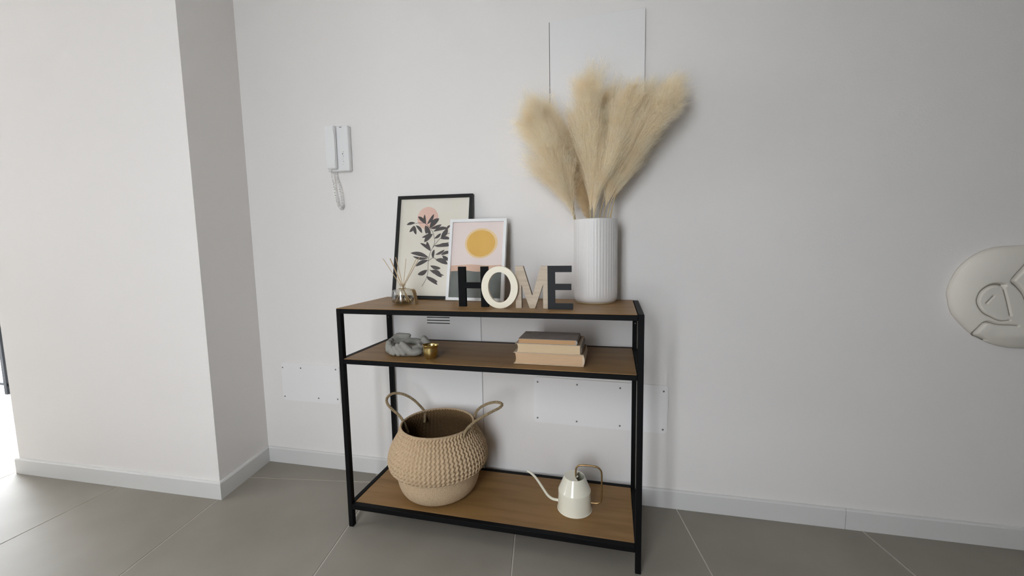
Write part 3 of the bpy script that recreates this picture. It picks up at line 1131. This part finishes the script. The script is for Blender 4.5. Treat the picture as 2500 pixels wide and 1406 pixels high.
DENS = 1.0
pampas('leftmost cream pampas plume fanning out over the left of the vase rim', [(0.84, 0.262, 0.83), PX(1410, 530, 0.255), PX(1396, 470, 0.245), PX(1366, 390, 0.235), PX(1338, 310, 0.225), PX(1322, 265, 0.22)], 0.20, 0.59, 1.0, 2989, 'plume', 0.3, (-0.16, 0, 0), 11, 0.20)
pampas('second pampas plume from the left, upright with its tip above the hatch edge', [(0.845, 0.268, 0.83), PX(1412, 530, 0.27), PX(1402, 450, 0.27), PX(1388, 380, 0.27), PX(1372, 305, 0.265), PX(1360, 262, 0.26)], 0.26, 0.28, 1.0, 1265, 'plume', 0.3, (-0.06, 0, 0), 12, 0.21)
pampas('short tan pampas plume between the left and centre plumes, set back', [(0.862, 0.275, 0.83), PX(1446, 530, 0.28), PX(1432, 440, 0.285), PX(1416, 360, 0.29), PX(1402, 285, 0.29)], 0.24, 0.44, 1.0, 2070, 'plume_tan', 0.5, (0, 0, 0), 13, 0.15)
pampas('tallest cream pampas plume rising from the middle of the vase', [(0.865, 0.255, 0.83), PX(1452, 530, 0.25), PX(1450, 430, 0.24), PX(1448, 330, 0.23), PX(1446, 250, 0.225), PX(1450, 205, 0.22)], 0.22, 0.38, 1.0, 2300, 'plume', 0.25, (0, 0, 0), 14, 0.22)
pampas('cream pampas plume right of the tallest one, low and bushy at the front', [(0.868, 0.25, 0.83), PX(1460, 530, 0.235), PX(1478, 450, 0.225), PX(1500, 370, 0.22), PX(1522, 290, 0.22), PX(1534, 240, 0.22)], 0.18, 0.33, 1.0, 2070, 'plume', 0.25, (0.02, 0, 0), 15, 0.20)
pampas('cream pampas plume behind the tallest one with a tip near the hatch centre', [(0.87, 0.27, 0.83), PX(1458, 530, 0.28), PX(1468, 430, 0.295), PX(1478, 340, 0.30), PX(1486, 255, 0.305), PX(1488, 205, 0.305)], 0.24, 0.36, 1.0, 1494, 'plume', 0.25, (0, 0, 0), 16, 0.20)
pampas('big pampas plume leaning right with its tip farthest to the right', [(0.872, 0.255, 0.83), PX(1484, 530, 0.25), PX(1516, 440, 0.245), PX(1552, 350, 0.24), PX(1590, 275, 0.235), PX(1618, 238, 0.23)], 0.24, 0.44, 1.0, 2530, 'plume', 0.3, (0.05, 0, 0), 17, 0.20)
pampas('pampas plume right of centre with a blunt top beside the right edge of the hatch', [(0.87, 0.27, 0.83), PX(1474, 530, 0.275), PX(1506, 430, 0.285), PX(1540, 340, 0.29), PX(1566, 265, 0.29), PX(1580, 220, 0.29)], 0.24, 0.46, 1.0, 2300, 'plume', 0.3, (0.02, 0, 0), 18, 0.20)
pampas('narrow straw coloured pampas plume lowest on the right side', [(0.88, 0.262, 0.83), PX(1500, 530, 0.265), PX(1526, 450, 0.28), PX(1552, 390, 0.29), PX(1575, 330, 0.30), PX(1592, 295, 0.30)], 0.26, 0.20, 1.0, 1035, 'plume_grey', 0.2, (0.05, 0, 0), 19, 0.15)
pampas('thin pampas plume with a bare straw stem third from the right', [(0.884, 0.258, 0.83), PX(1494, 530, 0.25), PX(1512, 470, 0.25), PX(1540, 385, 0.262), PX(1572, 300, 0.27), PX(1600, 250, 0.27)], 0.32, 0.38, 1.0, 1035, 'plume', 0.3, (0.05, 0, 0), 20, 0.17)
pampas('thin pampas plume with a bare straw stem nearest the right rim of the vase', [(0.888, 0.258, 0.83), PX(1502, 530, 0.25), PX(1520, 460, 0.25), PX(1546, 390, 0.255), PX(1592, 300, 0.25), PX(1626, 258, 0.25)], 0.34, 0.38, 1.0, 1035, 'plume', 0.3, (0.05, 0, 0), 21, 0.16)

# ------------------------------------------------------------------ reed diffuser
DX, DY = 0.187, 0.126
th = thing('reed_diffuser', 'small round glass reed diffuser bottle with a kraft tag', 'diffuser', (DX, DY, 0.8))
bm = NB()
outer = [(0, 0.8), (0.034, 0.8), (0.0378, 0.803), (0.0390, 0.808), (0.0386, 0.820), (0.0372, 0.843), (0.0358, 0.8505), (0.030, 0.8535), (0.0145, 0.8555), (0.0122, 0.859), (0.0122, 0.873), (0.0128, 0.8745)]
inner = [(0.0118, 0.8745), (0.0102, 0.873), (0.0102, 0.857), (0.0140, 0.8525), (0.0290, 0.8510), (0.0335, 0.848), (0.0350, 0.842), (0.0362, 0.820), (0.0362, 0.809), (0.034, 0.806), (0, 0.805)]
lathe(bm, outer + inner, 48, DX, DY)
obj('bottle', bm, 'glass', th, smooth=50)
bm = NB()
lathe(bm, [(0, 0.8052), (0.0335, 0.8061), (0.0358, 0.8092), (0.0359, 0.8170), (0, 0.8170)], 48, DX, DY)
obj('fragrance_oil', bm, 'oil', th, smooth=50)
bm = NB()
tube(bm, [(DX + 0.0133 * cos(t * pi / 12), DY + 0.0133 * sin(t * pi / 12), 0.8575) for t in range(25)], 0.0009, 6)
tube(bm, spline([(DX + 0.0128, DY - 0.004, 0.8575), (DX + 0.026, DY - 0.006, 0.8582), (DX + 0.0395, DY - 0.006, 0.8545)], 5), 0.0009, 6)
obj('string', bm, 'tagwood', th, smooth=True)
bm = NB()
sp = [(0.0355, 0.8535), (0.0415, 0.8555), (0.0465, 0.8525), (0.0500, 0.8440), (0.0530, 0.8300), (0.0550, 0.8150), (0.0568, 0.8005)]
for i in range(len(sp) - 1):
    pass
vs = [[bm.verts.new((DX + a + k * 0.0012, DY + yy, z)) for yy in (-0.020, 0.004)] for k in (0, 1) for a, z in sp]
nS = len(sp)
for i in range(nS - 1):
    bm.faces.new((vs[i][0], vs[i + 1][0], vs[i + 1][1], vs[i][1]))
    bm.faces.new((vs[nS + i][0], vs[nS + i][1], vs[nS + i + 1][1], vs[nS + i + 1][0]))
    for q in (0, 1):
        bm.faces.new((vs[i][q], vs[i + 1][q], vs[nS + i + 1][q], vs[nS + i][q]))
for i in (0, nS - 1):
    bm.faces.new((vs[i][0], vs[i][1], vs[nS + i][1], vs[nS + i][0]))
obj('tag', bm, 'tagwood', th)
reeds = [((0.127, 0.105, 0.966), 'thin pale diffuser reed leaning farthest left', 0.0011, (0.022, 0.01)),
         ((0.158, 0.100, 0.966), 'thick diffuser reed, left of the two that lean slightly left', 0.0019, (0.02, -0.012)),
         ((0.166, 0.125, 0.970), 'pale diffuser reed, right of the two that lean slightly left', 0.0013, (0.016, 0.012)),
         ((0.2016, 0.135, 0.9636), 'thin diffuser reed standing almost upright in the bottle', 0.0010, (-0.004, -0.018)),
         ((0.253, 0.115, 0.965), 'lower of the two diffuser reeds leaning right', 0.0012, (-0.024, 0.0)),
         ((0.2575, 0.130, 0.9685), 'upper of the two diffuser reeds leaning right', 0.0012, (-0.024, -0.014))]
for i, ((tx, ty, tz), lb, r, (bx, by)) in enumerate(reeds):
    bm = NB()
    nx = DX + (tx - DX) * 0.07 + (-0.003, -0.0005, 0.001, 0.002, 0.0035, 0.0045)[i]
    ny = DY + (-0.004, -0.002, 0.003, 0.004, -0.003, 0.002)[i]
    top = Vector((tx, ty, tz))
    nk = Vector((nx, ny, 0.872))
    bot = nk + (nk - top) * ((0.872 - 0.8065) / (tz - 0.872))
    o_ = Vector((bot.x - DX, bot.y - DY, 0))
    if o_.length > 0.031:
        o_ = o_.normalized() * 0.031
        bot.x, bot.y = DX + o_.x, DY + o_.y
    tube(bm, [bot, nk, top], r, 8)
    o = obj('diffuser_reed', bm, 'reed', smooth=40)
    o['label'] = lb
    o['category'] = 'reed'
    o['group'] = 'reeds in the diffuser bottle'

# ------------------------------------------------------------------ middle shelf: concrete hands, brass cup, books
ZS = ZM
th = thing('hand_sculpture', 'grey concrete cupped hands bowl at the left of the middle shelf', 'sculpture', (0.205, 0.10, ZS))
bm = NB()


def capsule(bm, a, b, r0, r1, seg=12):
    a, b = Vector(a), Vector(b)
    d = (b - a).normalized()
    pts, rad = [], []
    for k in range(5):
        t = -pi / 2 + (pi / 2) * k / 4
        pts.append(a + d * (r0 * sin(t)))
        rad.append(max(r0 * cos(t), 0.0002))
    for k in range(5):
        t = (pi / 2) * k / 4
        pts.append(b + d * (r1 * sin(t)))
        rad.append(max(r1 * cos(t), 0.0002))
    t = NB()
    tube(t, pts, lambda s: rad[min(9, int(round(s * 9)))], seg)
    merge(bm, t)


def ell(bm, c, r, seg=20):
    t = NB()
    bmesh.ops.create_uvsphere(t, u_segments=seg, v_segments=seg // 2, radius=1)
    merge(bm, t, Matrix.Translation(c) @ Matrix.Diagonal((*r, 1)))


# bowl ring and base
ringp = []
for i in range(36):
    t = 2 * pi * i / 36
    up = 0.020 * max(0, sin(t)) + 0.006 * cos(2 * t)
    ringp.append((0.208 + 0.052 * cos(t), 0.100 + 0.038 * sin(t), ZS + 0.024 + up))
for i in range(36):
    a, b = ringp[i], ringp[(i + 1) % 36]
    capsule(bm, a, b, 0.0125, 0.0125, 10)
    capsule(bm, (0.208 + (a[0] - 0.208) * 0.86, 0.1 + (a[1] - 0.1) * 0.86, ZS + 0.0115), (0.208 + (b[0] - 0.208) * 0.86, 0.1 + (b[1] - 0.1) * 0.86, ZS + 0.0115), 0.0115, 0.0115, 10)
ell(bm, (0.208, 0.10, ZS + 0.010), (0.050, 0.038, 0.010))
# left hand: palm slab and fingers pointing up and right
capsule(bm, (0.153, 0.076, ZS + 0.020), (0.149, 0.080, ZS + 0.043), 0.0145, 0.0105)
capsule(bm, (0.140, 0.092, ZS + 0.026), (0.147, 0.098, ZS + 0.046), 0.0120, 0.0100)
capsule(bm, (0.168, 0.064, ZS + 0.014), (0.1655, 0.067, ZS + 0.033), 0.0105, 0.0078)
capsule(bm, (0.179, 0.059, ZS + 0.010), (0.1745, 0.060, ZS + 0.026), 0.0075, 0.0060)
capsule(bm, (0.140, 0.104, ZS + 0.040), (0.156, 0.130, ZS + 0.056), 0.0100, 0.0125)
# right hand: three long fingers pointing up and left, palm on the right
capsule(bm, (0.2000, 0.056, ZS + 0.012), (0.1845, 0.055, ZS + 0.033), 0.0100, 0.0075)
capsule(bm, (0.2200, 0.056, ZS + 0.016), (0.1985, 0.053, ZS + 0.042), 0.0112, 0.0085)
capsule(bm, (0.2450, 0.062, ZS + 0.018), (0.2165, 0.056, ZS + 0.048), 0.0130, 0.0100)
ell(bm, (0.247, 0.080, ZS + 0.017), (0.034, 0.029, 0.017))
# wrist at the back left and thumb stub on the right
capsule(bm, (0.160, 0.132, ZS + 0.058), (0.196, 0.140, ZS + 0.058), 0.0115, 0.0085)
capsule(bm, (0.282, 0.122, ZS + 0.034), (0.268, 0.118, ZS + 0.054), 0.0125, 0.0115)
capsule(bm, (0.270, 0.092, ZS + 0.030), (0.262, 0.088, ZS + 0.040), 0.0060, 0.0055)
for v in bm.verts:
    v.co.z = max(v.co.z, ZS)
ho = obj('hands', bm, 'concrete', th, smooth=True)
md = ho.modifiers.new('remesh', 'REMESH')
md.mode = 'VOXEL'
md.voxel_size = 0.0016
md.use_smooth_shade = True
sm = ho.modifiers.new('smooth', 'SMOOTH')
sm.factor = 0.5
sm.iterations = 2

bm = NB()
CX, CY = 0.3176, 0.0635
lathe(bm, [(0, ZS), (0.0165, ZS), (0.0188, ZS + 0.0015), (0.0220, ZS + 0.008), (0.0243, ZS + 0.018), (0.0252, ZS + 0.028), (0.0250, ZS + 0.036), (0.0256, ZS + 0.041), (0.0290, ZS + 0.0462), (0.0286, ZS + 0.0468),
           (0.0246, ZS + 0.0415), (0.0240, ZS + 0.036), (0.0238, ZS + 0.022), (0.0208, ZS + 0.010), (0.016, ZS + 0.004), (0, ZS + 0.0035)], 64, CX, CY)
o = obj('brass_cup', bm, 'brass', smooth=50)
o['label'] = 'small shiny brass cup with flared rim beside the concrete hands'
o['category'] = 'cup'


def book(label, x0, x1, y0, y1, z0, z1, cover, pages, ct, over, spine, rot=0.0, curve=0.003):
    cx, cy = (x0 + x1) / 2, (y0 + y1) / 2
    th = thing('book', label, 'book', (cx, cy, z0), group='old books stacked on the middle shelf', local=True)
    th.rotation_euler = (0, 0, rot)
    a0, a1, b0, b1, h = x0 - cx, x1 - cx, y0 - cy, y1 - cy, z1 - z0
    bm = NB()
    rbox(bm, a0, a1, b0, b1, 0, ct, ct * 0.3, 1)
    rbox(bm, a0, a1, b0, b1, h - ct, h, ct * 0.3, 1)
    t = NB()
    # rounded spine on the right side
    pr_ = [(a1 - 0.002, 0.0004)] + [(a1 - 0.0015 + 0.004 * sin(pi * k / 8), h * k / 8) for k in range(1, 8)] + [(a1 - 0.002, h - 0.0004)] + [(a1 - 0.004, h * 0.9), (a1 - 0.004, h * 0.1)]
    A = [t.verts.new((x, b0, z)) for x, z in pr_]
    B = [t.verts.new((x, b1, z)) for x, z in pr_]
    t.faces.new(A)
    t.faces.new(B[::-1])
    for i in range(len(pr_)):
        j = (i + 1) % len(pr_)
        t.faces.new((A[i], B[i], B[j], A[j]))
    obj('cover', bm, cover, th)
    obj('spine', t, spine, th)
    bm = NB()
    t = NB()
    k = 8
    lo = [(a0 + over + curve * sin(pi * i / k), ct + (h - 2 * ct) * i / k) for i in range(k + 1)]
    hi = [(a1 - 0.0045 + curve * 0.5 * sin(pi * i / k), ct + (h - 2 * ct) * i / k) for i in range(k + 1)]
    poly = lo + hi[::-1]
    A = [t.verts.new((x, b0 + over * 0.35, z)) for x, z in poly]
    B = [t.verts.new((x, b1 - over * 0.6, z)) for x, z in poly]
    for i in range(k):
        t.faces.new((A[i], A[i + 1], A[2 * k + 1 - i - 1], A[2 * k + 1 - i]))
        t.faces.new((B[i], B[2 * k + 1 - i], B[2 * k + 1 - i - 1], B[i + 1]))
    n_ = len(poly)
    for i in range(n_):
        j = (i + 1) % n_
        t.faces.new((A[i], B[i], B[j], A[j]))
    merge(bm, t)
    obj('pages', bm, pages, th)
    return th


book('thickest old book with tan page edges, bottom of the stack', 0.6150, 0.8395, 0.0480, 0.190, ZS + 0.0003, ZS + 0.0385, 'cover_cream', 'pages_tan', 0.0022, 0.005, 'cover_cream')
book('old book with spotted cream pages and dark spine, middle of the stack', 0.6215, 0.8320, 0.0455, 0.186, ZS + 0.0387, ZS + 0.0680, 'cover_cream', 'pages', 0.0013, 0.006, 'cover_brown')
b3 = book('thin grey covered book on top of the stack', 0.6320, 0.8180, 0.0475, 0.165, ZS + 0.0682, ZS + 0.0835, 'cover_grey', 'pages_orange', 0.0012, 0.001, 'cover_grey', 0.0, 0.001)
bm = NB()
prism(bm, [(-0.068, 0.030), (-0.046, 0.027), (-0.040, 0.055), (-0.060, 0.0585)], 0.0155, 0.0160, 'z')
obj('paper_label', bm, 'label_paper', b3, label='pale torn paper label on the cover')

# ------------------------------------------------------------------ bottom shelf: basket and watering can
BX_, BY_ = 0.2883, 0.1610
th = thing('seagrass_basket', 'round belly shaped woven seagrass basket with two rope handles', 'basket', (BX_, BY_, ZB))
ctrl = [(0.020, 0.0872), (0.075, 0.0872), (0.105, 0.0885), (0.122, 0.0945), (0.134, 0.106), (0.143, 0.122), (0.149, 0.140), (0.152, 0.160), (0.1535, 0.178), (0.155, 0.190), (0.1575, 0.195), (0.166, 0.1935), (0.1725, 0.1965),
        (0.1780, 0.204), (0.1810, 0.213), (0.1825, 0.224), (0.1820, 0.237), (0.1795, 0.251), (0.1745, 0.266), (0.1670, 0.282), (0.1580, 0.297), (0.1495, 0.311), (0.1430, 0.324), (0.1390, 0.336), (0.1375, 0.3435), (0.1365, 0.3475)]
pp = [(p.x, p.z) for p in spline([(r, 0, z) for r, z in ctrl], 7)]
FOLD = 0.1935


def weave(r, z, t, s):
    if r < 0.11 and z < 0.1:
        return r
    if z < FOLD and r < 0.158:      # flat coiled lower half with fine slanted rows
        return r + 0.0007 * sin(2 * pi * z / 0.0072 + 0.8 * sin(120 * t)) + 0.0006 * sin(150 * t + 3 * sin(2 * pi * z / 0.0144))
    tri = abs(((s / 0.0165) % 1.0) * 2 - 1) * 2 - 1
    a = sin(70 * t + 1.45 * tri)
    b = sin(140 * t + 2.9 * tri + 0.6)
    fade = min(1.0, max(0.0, (0.3475 - z) / 0.006))
    return r + fade * (0.0034 * (abs(a) ** 0.6) * (1 if a > 0 else -1) + 0.0006 * b + 0.0007 * sin(2 * pi * s / 0.0055 + 35 * t))


SEG = 1120
bm = NB()
rings = []
s = 0
for i, (r, z) in enumerate(pp):
    if i:
        s += math.hypot(r - pp[i - 1][0], z - pp[i - 1][1])
    rings.append([])
    for k in range(SEG):
        t = 2 * pi * k / SEG
        rr = weave(r, z, t, s)
        rings[-1].append(bm.verts.new((BX_ + rr * cos(t), BY_ + rr * sin(t), z)))
for A, B in zip(rings, rings[1:]):
    for i in range(SEG):
        j = (i + 1) % SEG
        bm.faces.new((A[i], A[j], B[j], B[i]))
bm.faces.new(rings[0][::-1])
obj('body', bm, 'seagrass', th, smooth=True)
# inner wall, its shade painted in with the darker seagrass
bm = NB()
inn = [(r - 0.0055, z) for r, z in ctrl[::-1] if z > 0.2] + [(0.158, 0.203), (0.147, 0.196), (0.1465, 0.180), (0.143, 0.145), (0.130, 0.108), (0.10, 0.0945)]
IS = 560
prev = None
for (r, z) in [(p.x, p.z) for p in spline([(r, 0, z) for r, z in inn], 5)]:
    ring = []
    for k in range(IS):
        t = 2 * pi * k / IS
        rr = r + 0.0009 * sin(70 * t + 1.4 * (abs(((z / 0.0165) % 1.0) * 2 - 1) * 2 - 1)) + 0.0005 * sin(z * 900)
        ring.append(bm.verts.new((BX_ + rr * cos(t), BY_ + rr * sin(t), z)))
    if prev is not None:
        for k in range(IS):
            j = (k + 1) % IS
            bm.faces.new((prev[j], prev[k], ring[k], ring[j]))
    prev = ring
bm.faces.new(prev)
obj('inner_wall', bm, 'seagrass_shade', th, smooth=True, label='woven inside, shade painted in as darker brown')
# braided rim
bm = NB()
for ph in (0, 2 * pi / 3, 4 * pi / 3):
    tube(bm, [(BX_ + (0.1345 + 0.0022 * cos(40 * t * 2 * pi / 480 + ph)) * cos(2 * pi * t / 480), BY_ + (0.1345 + 0.0022 * cos(40 * t * 2 * pi / 480 + ph)) * sin(2 * pi * t / 480),
               0.3472 + 0.0022 * sin(40 * t * 2 * pi / 480 + ph)) for t in range(481)], 0.0021, 7)
obj('braided_rim', bm, 'seagrass', th, smooth=True)


def rope(path, r=0.0052, turns_per_m=38):
    path = spline(path, 14)
    bm = NB()
    n = len(path)
    L = 0
    acc = [0]
    for i in range(1, n):
        L += (path[i] - path[i - 1]).length
        acc.append(L)
    u = (path[1] - path[0]).orthogonal().normalized()
    strands = [[], [], []]
    for i in range(n):
        T = (path[min(i + 1, n - 1)] - path[max(i - 1, 0)]).normalized()
        u = (u - T * u.dot(T)).normalized()
        v = T.cross(u)
        for k in range(3):
            a = 2 * pi * (acc[i] * turns_per_m + k / 3)
            strands[k].append(path[i] + (u * cos(a) + v * sin(a)) * r * 0.5)
    for st in strands:
        tube(bm, st, r * 0.56, 7)
    return bm


bm = rope([(0.170, 0.150, 0.300), (0.1555, 0.148, 0.342), (0.135, 0.150, 0.368), (0.100, 0.158, 0.388), (0.073, 0.172, 0.404), (0.066, 0.190, 0.419), (0.084, 0.206, 0.430), (0.118, 0.220, 0.424), (0.150, 0.236, 0.400), (0.176, 0.250, 0.366), (0.190, 0.256, 0.340), (0.192, 0.248, 0.302)])
obj('handle', bm, 'grass_rope', th, smooth=True)
bm = rope([(0.408, 0.105, 0.298), (0.4165, 0.100, 0.340), (0.428, 0.108, 0.362), (0.456, 0.125, 0.385), (0.500, 0.150, 0.408), (0.531, 0.168, 0.422), (0.535, 0.182, 0.431), (0.508, 0.196, 0.430), (0.470, 0.210, 0.415), (0.432, 0.224, 0.388), (0.412, 0.236, 0.356), (0.404, 0.240, 0.300)])
obj('handle', bm, 'grass_rope', th, smooth=True)

WX_, WY_ = 0.7999, 0.1516
th = thing('watering_can', 'small cream metal watering can with thin spout and brass handle', 'watering can', (WX_, WY_, ZB))
bm = NB()
prof = [(0.0, 0.0868), (0.0585, 0.0868), (0.0602, 0.0876), (0.0602, 0.0884), (0.0590, 0.0892), (0.0580, 0.100), (0.0570, 0.120), (0.0563, 0.140), (0.0562, 0.1545), (0.0560, 0.1565), (0.0548, 0.1585), (0.0357, 0.2035), (0.0352, 0.2048), (0.0344, 0.2052), (0.0338, 0.2044),
        (0.0535, 0.1575), (0.0548, 0.154), (0.0548, 0.095), (0, 0.092)]
lathe(bm, prof, 72, WX_, WY_)
obj('body', bm, 'enamel', th, smooth=35)
# half lid: left part closed, opening on the right with a round notch
bm = NB()
pts = []
for k in range(37):
    t = radians(68 + (294 - 68) * k / 36)
    pts.append((WX_ + 0.0343 * cos(t), WY_ + 0.0343 * sin(t)))
pts += [(WX_ + 0.010, WY_ - 0.018), (WX_ + 0.0025, WY_ - 0.0085), (WX_ + 0.0115, WY_ - 0.0045), (WX_ + 0.0135, WY_ + 0.0035), (WX_ + 0.0075, WY_ + 0.0085), (WX_ + 0.008, WY_ + 0.018)]
prism(bm, pts, 0.2028, 0.2042, 'z')
obj('lid', bm, 'enamel', th)
bm = NB()
pth = spline([(WX_ - 0.050, WY_, 0.1075), (WX_ - 0.062, WY_, 0.1078), (0.722, WY_ - 0.001, 0.1105), (0.7055, WY_ - 0.002, 0.1225), (0.688, WY_ - 0.003, 0.1480), (0.664, WY_ - 0.004, 0.1830), (0.6475, WY_ - 0.005, 0.1985), (0.6330, WY_ - 0.005, 0.2065)], 8)
tube(bm, pth, lambda t: 0.0052 - 0.0014 * t, 14)
obj('spout', bm, 'enamel', th, smooth=40)
bm = NB()
hp = [(0.8045, 0.150, 0.2005), (0.8045, 0.150, 0.222), (0.8065, 0.150, 0.2350), (0.8140, 0.150, 0.2440), (0.8260, 0.150, 0.2475), (0.855, 0.151, 0.2478), (0.8760, 0.151, 0.2455), (0.8875, 0.151, 0.2370), (0.8920, 0.151, 0.2240),
      (0.8925, 0.151, 0.19), (0.8920, 0.151, 0.140), (0.8895, 0.151, 0.1250), (0.8820, 0.151, 0.1165), (0.8720, 0.151, 0.1140), (0.8545, 0.151, 0.1140)]
tube(bm, spline(hp, 6), 0.0030, 10)
obj('handle', bm, 'brass_dark', th, smooth=True)

# ------------------------------------------------------------------ terrace side table seen past the left wall end
th = thing('terrace_table', 'black legged table on the bright terrace at the left edge', 'table', (-3.50, 0.80, -0.004))
tw, td, tzz = 0.60, 0.60, 0.5035
tx, ty = -3.95, 0.72
for ax_ in (0, 1):
    for ay_ in (0, 1):
        bm = NB()
        x, y = tx + ax_ * (tw - 0.03), ty + ay_ * (td - 0.03)
        box(bm, x, x + 0.03, y, y + 0.03, -0.004, tzz)
        obj('leg', bm, 'black_metal', th)
for ay_ in (0, 1):
    bm = NB()
    y = ty + ay_ * (td - 0.03)
    box(bm, tx - 0.02, tx + tw + 0.02, y + 0.008, y + 0.022, 0.06, 0.075)
    obj('stretcher', bm, 'black_metal', th)
bm = NB()
rbox(bm, tx - 0.093, tx + tw + 0.093, ty - 0.02, ty + td + 0.02, tzz, tzz + 0.029, 0.003, 2)
obj('table_top', bm, 'black_metal', th)
bm = NB()
rbox(bm, tx - 0.06, tx + tw + 0.088, ty + 0.0, ty + td - 0.02, tzz + 0.029, tzz + 0.085, 0.02, 3)
o = obj('seat_cushion', bm, 'tan_top')
o['label'] = 'tan cushion lying on the black terrace table'
o['category'] = 'cushion'
